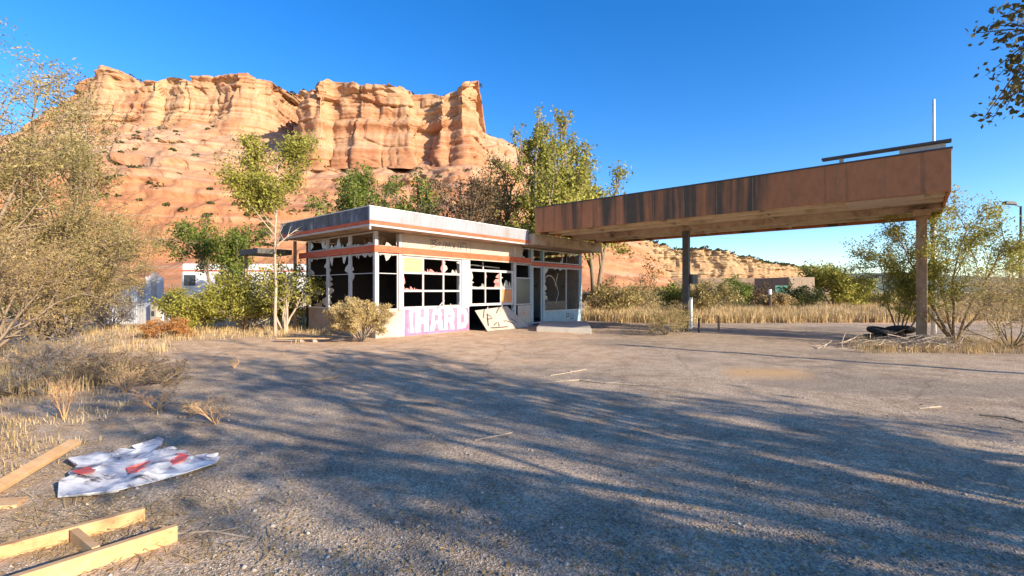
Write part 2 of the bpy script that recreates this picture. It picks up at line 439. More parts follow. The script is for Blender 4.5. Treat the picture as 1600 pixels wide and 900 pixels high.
# ------------------------------------------------------------------ cliffs
def curtain(name, keys, rows_n, cols_n, m, amp=1.0, seed=1, joint=1.0, strata=1.0, rel='Y'):
    """keys: list of (px, [(Y, ypx), ...]) control profiles; interpolated to a surface and roughened"""
    px = np.array([k[0] for k in keys], float)
    P = np.array([[list(q) for q in k[1]] for k in keys], float)      # K x R x 2
    K, R, _ = P.shape
    pc = np.linspace(px[0], px[-1], cols_n)
    t = np.linspace(0, R - 1, rows_n)
    Yk = np.array([np.interp(t, range(R), P[k, :, 0]) for k in range(K)])
    yk = np.array([np.interp(t, range(R), P[k, :, 1]) for k in range(K)])
    YY = np.array([np.interp(pc, px, Yk[:, i]) for i in range(rows_n)])
    yy = np.array([np.interp(pc, px, yk[:, i]) for i in range(rows_n)])
    X = (pc[None, :] - 800) / F * YY
    Z = EYE + (HZ - yy) / F * YY
    rise = sstep(0.5, 5, Z)
    D = (3.0 * fbm(X / 22, Z / 26, 0, 4, seed) * joint
         + 1.6 * (np.abs(vn(X / 6.0 + 0.4 * vn(X / 9, Z / 7, 0, seed + 3), Z / 30, 0, seed + 5)) - 0.4) * joint
         + 1.2 * vn(X / 60, Z / 2.4, 0, seed + 11) * strata + 0.7 * vn(X / 12, Z / 0.9, 0, seed + 13) * strata + 1.1 * _h(np.floor(X / 5 + vn(X / 8, Z / 5, 0, seed + 2)), np.floor(Z / 2.2 + vn(X / 15, YY / 15, 0, seed + 8)), 0 * X, seed + 3) * sstep(22, 28, Z) * 0.8
         + 0.45 * fbm(X / 2.0, Z / 2.0, 0, 4, seed + 20))
    YY2 = YY + D * amp * rise
    lz = Z / 3.1 + 0.5 * fbm(X / 20, YY / 30, 0, 3, seed + 60)
    Zt = (np.floor(lz) + sstep(0.55, 0.95, lz - np.floor(lz)) - 0.5 * fbm(X / 20, YY / 30, 0, 3, seed + 60)) * 3.1
    kt = strata * 0.55 * sstep(18, 24, Z) * sstep(-0.3, 0.2, vn(X / 25, Z / 8, 0, seed + 62))
    Z = Z * (1 - kt) + Zt * kt
    Z2 = Z + 0.5 * amp * fbm(X / 5, YY / 5, 0, 3, seed + 31) * rise
    V = np.stack([X, YY2, Z2], -1)
    o = link(name, quads_mesh(name, V.reshape(-1, 3), grid_faces(rows_n, cols_n)[:, ::1], False), m)
    return tag(o, kind='structure'), V

# lower slopes: talus, red slickrock shoulder, ledges up to the cliff feet
sk = [
 (-900, [(46,456),(60,430),(70,360),(80,300),(95,270),(110,250),(125,235),(140,225),(170,230)]),
 (-300, [(46,456),(58,430),(66,350),(76,290),(95,262),(110,248),(125,235),(140,225),(170,230)]),
 (20,   [(46,456),(56,425),(64,340),(74,280),(95,250),(110,238),(122,225),(132,212),(160,215)]),
 (120,  [(46,456),(56,425),(66,345),(76,272),(96,235),(110,222),(122,208),(132,195),(160,198)]),
 (250,  [(46,456),(56,428),(66,350),(76,268),(94,236),(108,224),(120,206),(132,192),(160,194)]),
 (350,  [(46,456),(58,428),(68,352),(78,282),(95,252),(108,238),(120,215),(132,198),(160,200)]),
 (420,  [(46,456),(58,426),(70,360),(80,310),(92,280),(104,258),(118,225),(132,206),(160,208)]),
 (470,  [(46,456),(58,424),(70,365),(80,325),(90,292),(100,268),(112,242),(132,214),(160,214)]),
 (600,  [(46,456),(58,424),(70,372),(80,335),(90,300),(98,276),(108,252),(114,238),(160,262)]),
 (740,  [(46,456),(58,424),(70,370),(82,330),(94,292),(102,268),(116,230),(140,204),(180,222)]),
 (800,  [(46,456),(60,428),(74,378),(88,335),(100,300),(112,275),(130,245),(160,226),(200,240)]),
 (900,  [(60,456),(72,432),(88,400),(104,370),(118,345),(132,325),(150,306),(180,296),(220,310)]),
 (960,  [(66,456),(76,436),(96,428),(112,400),(126,380),(140,364),(156,352),(184,345),(220,352)]),
 (1005, [(80,456),(92,440),(112,430),(126,415),(140,398),(150,388),(164,380),(190,377),(230,382)]),
 (1030, [(90,457),(100,450),(118,446),(134,440),(146,432),(156,424),(168,418),(192,412),(230,418)]),
 (1060, [(100,458),(110,457),(126,456),(140,456),(150,456),(160,456),(172,456),(196,456),(230,458)]),
]
skirt, SKV = curtain('hills', sk, 230, 1000, M['slick'], 1.0, 5, 0.8, 1.1)

def mass(name, path, seed, m, fine=0.5, capin=26, jamp=1.0):
    """cliff band along a plan path of (px, Y, ytop, yfoot); wraps corners, closed by a plateau"""
    pts = []
    for px, Y, yt, yf in path:
        pts.append([(px - 800) / F * Y, Y, EYE + (HZ - yt) / F * Y, EYE + (HZ - yf) / F * Y])
    pts = np.array(pts)
    d = np.r_[0, np.cumsum(np.hypot(np.diff(pts[:, 0]), np.diff(pts[:, 1])))]
    n = int(d[-1] / fine); s = np.linspace(0, d[-1], n)
    X, Y, ZT, ZF = [np.interp(s, d, pts[:, k]) for k in range(4)]
    ker = np.ones(5) / 5
    Xs = np.convolve(np.pad(X, 2, 'edge'), ker, 'valid'); Ys = np.convolve(np.pad(Y, 2, 'edge'), ker, 'valid')
    tx, ty = np.gradient(Xs), np.gradient(Ys); L = np.hypot(tx, ty) + 1e-9
    nx, ny = ty / L, -tx / L                       # outward: to the right of travel (travel left to right => towards camera)
    ZT = ZT + 0.9 * fbm(s / 5, 0 * s, 0, 4, seed + 2)
    rows = 170
    f = np.linspace(0, 1, rows)[:, None]
    S_ = s[None, :] + 0 * f
    Z = ZF[None, :] + f * (ZT - ZF)[None, :]
    # big alcoves and buttresses, vertical joints, bedding ledges, rubble texture
    wob = 1.6 * vn(S_ / 14, Z / 9, 0, seed + 1)
    q = S_ + wob
    bw = 8.0; qa = q / bw + 0.45 * vn(Z / 9, S_ / 40, 0, seed + 50); zb_ = Z / 5.0 + 0.5 * vn(q / 12, 0 * Z, 0, seed + 51)
    qb = q / 2.1 + 0.3 * vn(Z / 4, S_ / 20, 0, seed + 52) + 7 * _h(np.floor(zb_), 0 * qa, 0 * qa, seed + 9); zc = Z / 2.3 + 0.4 * vn(q / 5, 0 * Z, 0, seed + 53)
    fa = np.minimum(qa - np.floor(qa), 1 - (qa - np.floor(qa))); fb_ = np.minimum(qb - np.floor(qb), 1 - (qb - np.floor(qb)))
    fz = np.minimum(zb_ - np.floor(zb_), 1 - (zb_ - np.floor(zb_))); fy = np.minimum(zc - np.floor(zc), 1 - (zc - np.floor(zc)))
    rub = sstep(0.62, 0.80, f)
    D = (1.3 * vn(q / 19, Z / 60, 0, seed) + 0.35 * vn(q / 4.2, Z / 6.5, 0, seed + 33) + 0.5 * vn(S_ / 70, Z / 1.7, 0, seed + 34) + 0.28 * vn(S_ / 30, Z / 0.75, 0, seed + 35)
         + 0.8 * _h(np.floor(qa), 0 * qa, 0 * qa, seed) + 0.4 * _h(np.floor(qa), np.floor(zb_), 0 * qa, seed + 3)
         + 0.35 * _h(np.floor(qb), np.floor(zb_), 0 * qa, seed + 4) + 0.9 * rub * _h(np.floor(qb), np.floor(zc), 0 * qa, seed + 5)
         - 1.2 * (1 - sstep(0.0, 0.05, fa)) * sstep(-0.35, 0.1, vn(q / 11, Z / 12, 0, seed + 6))
         - 0.3 * (1 - sstep(0.0, 0.12, fb_)) * sstep(-0.1, 0.3, vn(q / 6, Z / 8, 0, seed + 7))
         - 0.45 * (1 - sstep(0.0, 0.06, fz)) * sstep(-0.3, 0.2, vn(q / 18, Z / 7, 0, seed + 61)) - 0.35 * rub * (1 - sstep(0.0, 0.12, fy))
         + 0.12 * fbm(S_ / 1.4, Z / 1.4, 0, 3, seed + 12)) * jamp
    D = D + (1 - f) ** 2 * 4.0                       # batter: foot steps out
    D = D - sstep(0.80, 1.0, f) * 0.6 * (1 + vn(S_ / 4, Z / 1.2, 0, seed + 21))
    # a caprock lip
    D = D + 0.7 * sstep(0.93, 0.95, f) * (0.5 + vn(S_ / 5, 0 * Z, 0, seed + 30))
    PX = X[None, :] + nx[None, :] * D; PY = Y[None, :] + ny[None, :] * D
    capr = 14
    g = np.linspace(0, 1, capr + 1)[1:, None]
    inward = g * capin
    CXx = PX[-1][None, :] + 0 * g; CYy = PY[-1][None, :] + inward
    CZ = ZT[None, :] + 0 * g + 0.8 * fbm(CXx / 5, CYy / 5, 0, 3, seed + 40) - g ** 2 * 1.2
    V = np.stack([np.vstack([PX, CXx]), np.vstack([PY, CYy]), np.vstack([Z, CZ])], -1)
    o = link(name, quads_mesh(name, V.reshape(-1, 3), grid_faces(V.shape[0], V.shape[1]), False), m)
    return tag(o, kind='structure'), V, rows

mesa_path = [(-60,150,235,300),(30,140,205,262),(75,136,172,240),(110,134,142,226),(140,133,120,222),(168,132,111,220),(200,133,121,218),(240,131,124,215),(262,134,119,214),
             (290,131,116,212),(330,133,116,214),(365,130,114,218),(400,132,121,222),(425,136,131,228),(450,146,142,226),(475,156,150,222),(510,158,154,222)]
mesa, MV, mr_ = mass('hills', mesa_path, 71, M['cliff'], 0.36, 45, 0.9)
butte_path = [(520,156,146,256),(496,132,142,262),(473,114,146,262),(474,110,148,266),(486,108,138,268),(500,107,130,270),(520,110,127,270),(560,109,128,268),(600,110,130,268),(640,109,136,270),
              (672,111,142,270),(688,107,144,272),(705,108,138,272),(722,106,132,272),(735,108,134,268),(738,110,133,264),(741,118,136,256),(738,132,146,250),(734,146,150,246)]
butte, BV, br_ = mass('hills', butte_path, 23, M['cliff'], 0.36, 40, 1.0)
# mesa carrying on behind the shop roof and the far cliffs under the canopy
farp = [(860,300,338,420),(925,330,352,432),(985,340,366,436),(1010,345,376,437),(1035,350,384,438),(1065,350,391,438),(1100,352,389,438),(1135,350,393,438),(1165,352,400,438),(1200,356,410,440),(1240,362,416,441),(1275,370,421,442),(1300,385,429,444),(1345,420,440,448)]
farm, FV, fr_ = mass('hills', farp, 51, M['farcliff'], 1.1, 60, 1.6)
fk = [(px, [(150,457),(200,455),(260,450),(290,444),(320, 438),(Y+8, yf - 6)]) for px, Y, yt, yf in farp]
curtain('hills', fk, 60, 400, M['farcliff'], 0.8, 91, 0.6, 1.0)
# low blue-green ridge on the right horizon
rk = [(1180, [(900,456),(1000,444),(1100,436)]),(1300,[(900,456),(1000,436),(1100,428)]),(1420,[(900,456),(1000,440),(1100,425)]),(1520,[(900,456),(1000,444),(1100,432)]),(1700,[(900,456),(1000,446),(1100,436)]),(2300,[(900,456),(1000,450),(1100,446)])]
M['ridge'] = worn('distant_ridge', (0.10, 0.12, 0.09), scale=0.02, rough=1.0)
curtain('hills', rk, 30, 220, M['ridge'], 1.5, 97, 1, 1)

# ------------------------------------------------------------------ foliage
def leaves_arr(rng, C, size, aspect=2.0, jitter=0.4, droop=0.0):
    n = len(C)
    a = rng.normal(size=(n, 3)); a[:, 2] -= droop; a /= np.linalg.norm(a, axis=1)[:, None]
    r = rng.normal(size=(n, 3)); b_ = np.cross(a, r); b_ /= np.linalg.norm(b_, axis=1)[:, None]
    s = size * (1 + jitter * rng.uniform(-1, 1, n))[:, None]
    L, Wd = a * s, b_ * s / aspect
    V = np.stack([C - L * 0.5, C + Wd * 0.5, C + L * 0.5, C - Wd * 0.5], 1).reshape(-1, 3)
    Fc = np.arange(4 * n).reshape(-1, 4)
    return V, Fc
def skeleton(rng, stems, spread, up, wob, first, kids, lv=3, klen=0.45, kang=0.8):
    """branches in unit height; returns list of (pts, r0) and leaf points"""
    br, tips = [], []
    def rec(p, d, L, r, lev):
        n = 7 if lev == 0 else 5
        pts = [p.copy()]; dirs = [d.copy()]
        for i in range(n):
            d = d + rng.normal(0, wob, 3) + np.array([0, 0, up * (0.12 if lev == 0 else 0.06)])
            d /= np.linalg.norm(d)
            p = p + d * L / n
            pts.append(p.copy()); dirs.append(d.copy())
        br.append((np.array(pts), r, lev))
        if lev >= 1:
            for i in range(1 if lev > 1 else 2, n + 1): tips.append(pts[i])
        else:
            tips.append(pts[-1]); tips.append(pts[-2])
        if lev < lv - 1:
            k = kids if lev == 0 else max(2, kids - 2)
            for q in range(k):
                t = first + (1 - first) * (q + rng.uniform(0.1, 0.9)) / k if lev == 0 else 0.25 + 0.75 * (q + rng.uniform()) / k
                fi = t * n; i = min(int(fi), n - 1)
                pp = pts[i] + (pts[i + 1] - pts[i]) * (fi - i)
                dd = dirs[i]; r_ = rng.normal(size=3); pe = np.cross(dd, r_); pe /= np.linalg.norm(pe)
                ang = kang * rng.uniform(0.6, 1.25)
                nd = dd * math.cos(ang) + pe * math.sin(ang)
                nd /= np.linalg.norm(nd)
                rec(pp, nd, L * klen * rng.uniform(0.7, 1.3) * (1.25 - 0.5 * t), r * (0.55 - 0.2 * t * (lev == 0)), lev + 1)
    for sidx in range(stems):
        th = spread * (rng.uniform(0.35, 1.0) if stems > 1 else rng.uniform(0, 0.3))
        az = 2 * math.pi * (sidx + rng.uniform(-0.3, 0.3)) / stems
        d = np.array([math.sin(th) * math.cos(az), math.sin(th) * math.sin(az), math.cos(th)])
        rec(np.array([0.02 * math.cos(az) * (stems > 1), 0.02 * math.sin(az) * (stems > 1), 0.0]), d, rng.uniform(0.75, 1.05), 1.0, 0)
    return br, np.array(tips)
def plant(name, loc, h, w, nleaf, lsize, leaf, bark, seed, stems=1, spread=0.5, up=0.4, wob=0.12, first=0.35, kids=7, lv=3, klen=0.45, kang=0.8,
          r0=None, clump=0.05, aspect=2.0, depth=None, crown='crown', trunk='trunk', lean=(0, 0), droop=0.0, zlo=0.0, minr=0.004):
    rng = np.random.default_rng(seed)
    br, tips = skeleton(rng, stems, spread, up, wob, first, kids, lv, klen, kang)
    lo = np.percentile(tips, 3, axis=0); hi = np.percentile(tips, 98, axis=0)
    depth = depth or w
    sx, sy, sz = w / max(hi[0] - lo[0], .05), depth / max(hi[1] - lo[1], .05), h / max(hi[2], .05)
    cx, cy = (lo[0] + hi[0]) / 2, (lo[1] + hi[1]) / 2
    def T(P):
        P = np.array(P, float)
        k = np.clip(P[:, 2:3] / max(hi[2], .05), 0, 1)
        x = (P[:, 0:1] - cx * k) * sx + lean[0] * k * h; y = (P[:, 1:2] - cy * k) * sy + lean[1] * k * h
        return np.hstack([x, y, P[:, 2:3] * sz])
    r0 = r0 or h * 0.02
    mb = MB()
    for pts, r, lev in br:
        q = T(pts)
        if lev == lv - 1 and r * r0 < minr * 0.4: pass
        rr = [max(minr * (0.6 if lev else 1), r * r0 * (1 - 0.75 * i / (len(q) - 1))) for i in range(len(q))]
        mb.tube([Vector(p) for p in q], rr, 6 if lev == 0 else 4, cap=False)
    root = empty(name, loc)
    mb.build(trunk, bark, root, smooth=True)
    if nleaf:
        Pt = T(tips)
        if zlo: Pt = Pt[Pt[:, 2] > zlo * h]
        wt = rng.uniform(0.15, 1, len(Pt)) ** 1.6; wt /= wt.sum()
        c = Pt[rng.choice(len(Pt), nleaf, p=wt)]
        sg = clump * math.sqrt(h * w)
        c = c + rng.normal(0, sg, (nleaf, 3)) * np.array([1, 1, 0.75])
        c = c[c[:, 2] > 0.02]
        V, Fc = leaves_arr(rng, c, lsize, aspect, 0.45, droop)
        link(crown, quads_mesh(crown, V, Fc), leaf, root)
    return root

def G3(a, b, c, d=None):
    return [(0.0, a), (0.45, b), (1.0, c)]
L_elm   = leafmat('leaf_yellow_green', G3((0.11, 0.115, 0.022), (0.31, 0.29, 0.05), (0.54, 0.48, 0.11)))
L_green = leafmat('leaf_green', G3((0.05, 0.075, 0.015), (0.14, 0.18, 0.03), (0.30, 0.32, 0.05)))
L_dark  = leafmat('leaf_dark_green', G3((0.022, 0.032, 0.012), (0.055, 0.07, 0.02), (0.13, 0.13, 0.035)))
L_olive = leafmat('leaf_olive', G3((0.12, 0.095, 0.035), (0.32, 0.25, 0.09), (0.62, 0.49, 0.22)))
L_straw = leafmat('leaf_straw', G3((0.24, 0.155, 0.06), (0.42, 0.29, 0.12), (0.60, 0.45, 0.22)))
L_grey  = leafmat('leaf_grey', G3((0.14, 0.12, 0.11), (0.25, 0.22, 0.20), (0.36, 0.33, 0.30)))
L_red   = leafmat('leaf_red_brown', G3((0.07, 0.045, 0.03), (0.16, 0.11, 0.06), (0.28, 0.18, 0.09)))
L_rust  = leafmat('leaf_rust', G3((0.28, 0.11, 0.03), (0.48, 0.22, 0.07), (0.6, 0.32, 0.12)))
L_over  = leafmat('leaf_overhead', G3((0.05, 0.05, 0.012), (0.11, 0.09, 0.02), (0.2, 0.13, 0.04)), 0.2)
L_rabbit= leafmat('leaf_rabbitbrush', G3((0.30, 0.22, 0.09), (0.50, 0.37, 0.16), (0.68, 0.52, 0.26)), 0.3, 2.5)

def P(px, py, Y=None):
    g = gp(px, py) if Y is None else Vector(((px - 800) / F * Y, Y, 0))
    return (g.x, g.y, float(gz(g.x, g.y)))

# ------------------------------------------------------------------ filling station shop
R = empty('gas_station', (CX, CY, 0), RZ)
tag(R, 'abandoned flat-roofed garage and shop with smashed grid windows, orange stripe and graffiti', 'building')
ZT, ZB = 4.20, 3.61
def bx(name, m, *boxes, parent=R, bevel=0.0):
    for q in boxes: o = MB().box(*q).build(name, m, parent, bevel)
    return o
# floor, back wall (window opening towards the trees behind the office), partition
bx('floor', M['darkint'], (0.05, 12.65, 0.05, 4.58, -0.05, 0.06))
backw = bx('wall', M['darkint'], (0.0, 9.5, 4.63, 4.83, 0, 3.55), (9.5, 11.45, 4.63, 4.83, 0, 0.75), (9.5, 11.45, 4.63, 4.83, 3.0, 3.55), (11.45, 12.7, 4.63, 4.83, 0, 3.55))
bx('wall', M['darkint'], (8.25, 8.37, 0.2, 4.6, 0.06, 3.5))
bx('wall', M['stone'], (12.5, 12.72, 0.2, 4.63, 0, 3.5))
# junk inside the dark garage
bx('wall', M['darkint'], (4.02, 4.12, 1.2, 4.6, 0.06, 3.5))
# roof slab and fascias
rf = bx('roof', M['roofing'], (-0.72, 12.72, -0.82, 5.24, 3.72, 4.10))
bx('soffit', M['soffit'], (-0.75, 12.75, -0.85, 5.27, 3.625, 3.70), parent=R)
fz1, fz2 = 3.79, 3.675
bx('fascia', M['fascia_front'], (-0.80, 7.02, -0.90, -0.82, fz1, ZT), bevel=0.008)
bx('fascia', M['fascia_side'], (-0.80, -0.72, -0.818, 5.32, fz1, ZT), bevel=0.008)
bx('fascia', M['soffit'], (7.05, 12.80, -1.20, -0.82, 3.62, 4.085), bevel=0.006)
bx('fascia', M['fascia_side'], (-0.72, 12.80, 5.24, 5.32, ZB + 0.05, ZT), (12.72, 12.80, -0.82, 5.238, ZB + 0.05, ZT - .13))
bx('trim', M['orange'], (-0.815, 7.03, -0.915, -0.83, fz2, fz1 - 0.002), (-0.815, -0.73, -0.828, 5.33, fz2, fz1 - 0.002))
bx('trim', M['white'], (-0.795, 7.02, -0.895, -0.85, ZB, fz2 - 0.002), (-0.795, -0.755, -0.848, 5.31, ZB, fz2 - 0.002))
bx('roof_cap', M['galv'], (-0.82, 7.02, -0.92, -0.82, ZT + 0.002, ZT + 0.03), (-0.82, -0.72, -0.818, 5.34, ZT + 0.002, ZT + 0.03))
# fascia sheet joints
for k in range(6):
    mb = MB(); mb.box(-0.806, -0.8005, -0.6 + k * 0.95, -0.57 + k * 0.95, fz1 + 0.01, ZT - 0.01)
    mb.build('trim', M['fascia_side'], R)
# low walls
bx('wall', M['stone'], (0.0, 0.22, 0.25, 4.63, 0, 0.95), bevel=0.01)
bx('wall', M['block'], (0.0, 1.05, 0.0, 0.24, 0, 0.95), bevel=0.01)
gw = bx('wall', M['gwhite'], (1.052, 4.30, -0.02, 0.24, 0, 0.98), bevel=0.01); gw['label'] = 'low front wall painted white with HARD graffiti'
bx('wall', M['stone'], (7.25, 8.30, 0.0, 0.2, 0, 0.55))
bx('wall', M['bluewall'], (9.35, 12.7, 0.0, 0.2, 0, 0.60), bevel=0.01)
# pilasters and posts
def post(x0, x1, y0, y1, z0=0.0, z1=3.598, m=M['frame']): return bx('post', m, (x0, x1, y0, y1, z0, z1), bevel=0.008)
post(-0.06, 0.06, -0.06, 0.06, 0.95)
post(0.90, 1.04, -0.05, 0.10, 0.952)
post(3.88, 4.34, -0.045, 0.26, 0.982, 3.12, M['white'])
post(7.04, 7.2, -0.05, 0.12, 0)
post(8.30, 8.45, -0.04, 0.15, 0, 3.598, M['bluewall'])
post(9.22, 9.34, -0.04, 0.15, 0, 3.598, M['bluewall'])
post(12.56, 12.72, -0.05, 0.12, 0.602, 3.598, M['bluewall'])
post(11.32, 11.42, 0.02, 0.12, 0.602, 3.598, M['darksteel'])
for y in (1.55, 3.1, 4.58): post(-0.035, 0.035, y - 0.04, y + 0.04, 0.952, 3.598)
# rear overhang post and beam (stripe carries on past the back corner)
post(-0.3, -0.2, 6.0 - 0.8, 6.0 - 0.7, 0, 3.598, M['rust'])
# orange stripe
bx('stripe', M['orange'], (-0.10, 8.25, -0.10, -0.052, 2.90, 3.12), (-0.10, -0.062, -0.052, 5.25, 2.90, 3.12))
bx('stripe', M['orange'], (8.26, 12.7, -0.06, -0.042, 2.80, 2.96))
bx('trim', M['cream'], (1.04, 8.25, -0.09, -0.052, 2.85, 2.896))
# upper cream panels above the stripe (plywood sheets with joints)
bx('sign_panel', M['cream'], *[(a + 0.006, b_ - 0.006, -0.045 - 0.004 * (i % 2), 0.0, 3.122, 3.62) for i, (a, b_) in enumerate(((1.05, 2.3), (2.3, 3.5), (3.5, 4.35), (4.35, 5.7), (5.7, 7.05), (7.05, 7.6)))])
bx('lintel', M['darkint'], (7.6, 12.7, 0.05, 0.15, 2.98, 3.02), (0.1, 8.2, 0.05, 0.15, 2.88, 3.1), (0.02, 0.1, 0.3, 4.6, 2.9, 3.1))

# framed windows: frame with sub-part panes / shards
rs = random.Random(4)
def shards(y_plane, x0, x1, z0, z1, edges, m, parent, side=False, amt=0.12):
    """jagged pieces of glass left along given edges of an opening ('t','b','l','r')"""
    mb = MB()
    for e in edges:
        q_ = {'t': (x0, x1, z1 - .012, z1), 'b': (x0, x1, z0, z0 + .012), 'l': (x0, x0 + .012, z0, z1), 'r': (x1 - .012, x1, z0, z1)}[e]
        if side: mb.box(y_plane - .001, y_plane + .008, q_[0], q_[1], q_[2], q_[3])
        else: mb.box(q_[0], q_[1], y_plane - .001, y_plane + .008, q_[2], q_[3])
        L = (x1 - x0) if e in 'tb' else (z1 - z0)
        p = 0.0
        while p < L - 0.03:
            wd = min(rs.uniform(0.06, 0.40), L - p)
            if rs.random() < 0.62:
                hgt = rs.uniform(0.2, 1.0) ** 1.5 * amt * (0.5 + wd * 2.2)
                mid = p + wd * rs.uniform(0.1, 0.6)
                if e == 't': tri = [(x0 + p, z1), (x0 + p + wd, z1), (x0 + mid + wd * .3, z1 - hgt * .8), (x0 + mid, z1 - hgt)]
                if e == 'b': tri = [(x0 + p, z0), (x0 + p + wd, z0), (x0 + mid + wd * .3, z0 + hgt * .8), (x0 + mid, z0 + hgt)]
                if e == 'l': tri = [(x0, z0 + p), (x0, z0 + p + wd), (x0 + hgt * .8, z0 + mid + wd * .3), (x0 + hgt, z0 + mid)]
                if e == 'r': tri = [(x1, z0 + p), (x1, z0 + p + wd), (x1 - hgt * .8, z0 + mid + wd * .3), (x1 - hgt, z0 + mid)]
                if side: pts = [(y_plane, a, b_) for a, b_ in tri]; vec = (0.006, 0, 0)
                else: pts = [(a, y_plane, b_) for a, b_ in tri]; vec = (0, 0.006, 0)
                mb.prism(pts, vec)
            p += wd
    if mb.v: return mb.build('pane', m, parent)
def gridwin(x0, x1, z0, z1, cols, rows, bar=0.05, y0=-0.02, y1=0.03, edge=None):
    mb = MB(); e = edge or bar
    mb.box(x0, x1, y0, y1, z0, z0 + e); mb.box(x0, x1, y0, y1, z1 - e, z1)
    mb.box(x0, x0 + e, y0, y1, z0 + e, z1 - e); mb.box(x1 - e, x1, y0, y1, z0 + e, z1 - e)
    for c in cols: mb.box(c - bar / 2, c + bar / 2, y0 + .003, y1 - .003, z0 + e, z1 - e)
    for r in rows: mb.box(x0 + e, x1 - e, y0 - .001, y1 - .006, r - bar / 2, r + bar / 2)
    return mb.build('window', M['frame'], R, 0.004)
w1 = gridwin(1.05, 3.87, 0.985, 2.846, (1.98, 2.95), (1.61, 2.25), 0.07)
pl = MB().box(1.12, 1.945, 0.0, 0.02, 2.285, 2.78).build('panel', M['ply'], w1); pl['label'] = 'yellow plywood sheet over the top left pane'
shards(0.01, 2.02, 2.91, 2.29, 2.77, 'br', M['pinkglass'], w1, amt=0.22)
shards(0.01, 2.99, 3.80, 2.29, 2.77, 'lrb', M['glass_shard'], w1, amt=0.26)
shards(0.01, 1.12, 1.94, 1.65, 2.21, 'lb', M['pinkglass'], w1, amt=0.16)
shards(0.01, 2.99, 3.80, 1.06, 1.57, 'br', M['glass_shard'], w1, amt=0.12)
shards(0.01, 2.99, 3.80, 1.65, 2.21, 'r', M['glass_shard'], w1, amt=0.10)
# second garage door, dropped on its rail
w2 = gridwin(4.35, 7.03, 1.0, 2.50, (5.24, 6.2), (1.72,), 0.07, -0.03, 0.02, 0.10)
w2.name = 'garage_door'
pb = MB().box(6.24, 6.93, -0.012, 0.008, 1.10, 1.68).build('panel', M['orangeply'], w2); pb['label'] = 'orange painted lower right panel'
shards(0.0, 4.46, 5.2, 1.76, 2.39, 'lb', M['glass_shard'], w2, amt=0.25)
shards(0.0, 5.28, 6.16, 1.76, 2.39, 'lbr', M['pinkglass'], w2, amt=0.3)
shards(0.0, 6.24, 6.92, 1.76, 2.39, 'lb', M['glass_shard'], w2, amt=0.34)
mb = MB(); mb.beam((4.4, 0.5, 2.72), (7.0, 0.8, 2.66), 0.05, 0.05); mb.beam((5.6, 0.45, 2.5), (5.62, 0.5, 2.85), 0.04, 0.04)
mb.build('door_rail', M['galv'], R)
# leaning bottom door section and bent stays
lean = MB()
lean.prism([(4.40, -0.95, 0.03), (7.25, -0.75, 0.03), (6.55, -0.10, 0.93), (4.55, -0.12, 0.80)], (0.0, 0.035, 0.02))
lean.build('door_section', M['cream'], R)
gm = MB()
def ribbon(mb, pts, w, off):
    """flat paint stroke lying on a plane; pts 3D, off = plane normal * thickness"""
    off = Vector(off)
    for a, c in zip(pts[:-1], pts[1:]):
        a = Vector(a); c = Vector(c); d = (c - a)
        if d.length < 1e-5: continue
        side = d.normalized().cross(off.normalized()) * w / 2
        a2 = a - d.normalized() * w * 0.3; c2 = c + d.normalized() * w * 0.3
        mb.prism([a2 - side, c2 - side, c2 + side, a2 + side], off)
def plane_pt(u, v_):   # on leaning section
    p0 = Vector((4.5, -0.92, 0.06)); px_ = Vector((2.55, 0.12, 0.0)); pz = Vector((0.05, 0.80, 0.80))
    return p0 + px_ * u + pz * v_
nrm = Vector((2.55, 0.12, 0)).cross(Vector((0.05, 0.80, 0.80))).normalized()
for stroke in ([(0.05, .2), (.2, .75), (.32, .35), (.18, .2)], [(.3, .15), (.42, .8), (.5, .3)], [(.45, .75), (.62, .8), (.52, .4), (.7, .2)], [(.66, .6), (.8, .25)], [(.12, .5), (.4, .55)], [(.08, .1), (.5, .08)]):
    ribbon(gm, [plane_pt(a, b_) + nrm * 0.012 for a, b_ in stroke], 0.035, nrm * 0.004)
gm.build('graffiti', M['gblack'], R)
for a_, c_ in (((5.15, -0.25, 0.95), (4.7, -0.5, 0.55)), ((6.1, -0.2, 1.0), (5.6, -0.5, 0.75)), ((7.0, -0.15, 1.0), (6.6, -0.3, 0.7)), ((2.95, -0.06, 1.25), (2.6, -0.08, 0.98))):
    MB().beam(a_, c_, 0.03, 0.03).build('bent_stay', M['frame'], R)
bx('board', M['cream'], (7.28, 8.22, -0.09, -0.06, 0.0, 0.96), bevel=0.004)
# spot of old paint on that board
MB().prism([(7.68, -0.092, 0.5), (7.78, -0.092, 0.5), (7.8, -0.092, 0.66), (7.72, -0.092, 0.7), (7.66, -0.092, 0.62)], (0, -0.004, 0)).build('graffiti', M['orangeply'], R)
# side-light and office windows
w3 = gridwin(7.2, 8.29, 0.98, 2.84, (), (2.2,), 0.05); 
MB().box(7.25, 8.24, 0.0, 0.01, 1.03, 2.17).build('pane', M['tinglass'], w3)
w4 = gridwin(9.345, 12.55, 0.605, 2.79, (11.25,), (), 0.06)
MB().box(9.42, 11.2, 0.0, 0.012, 0.67, 1.1).build('pane', M['tinglass'], w4)
shards(0.0, 9.42, 11.2, 0.67, 2.72, 'lt', M['glass_shard'], w4, amt=0.25)
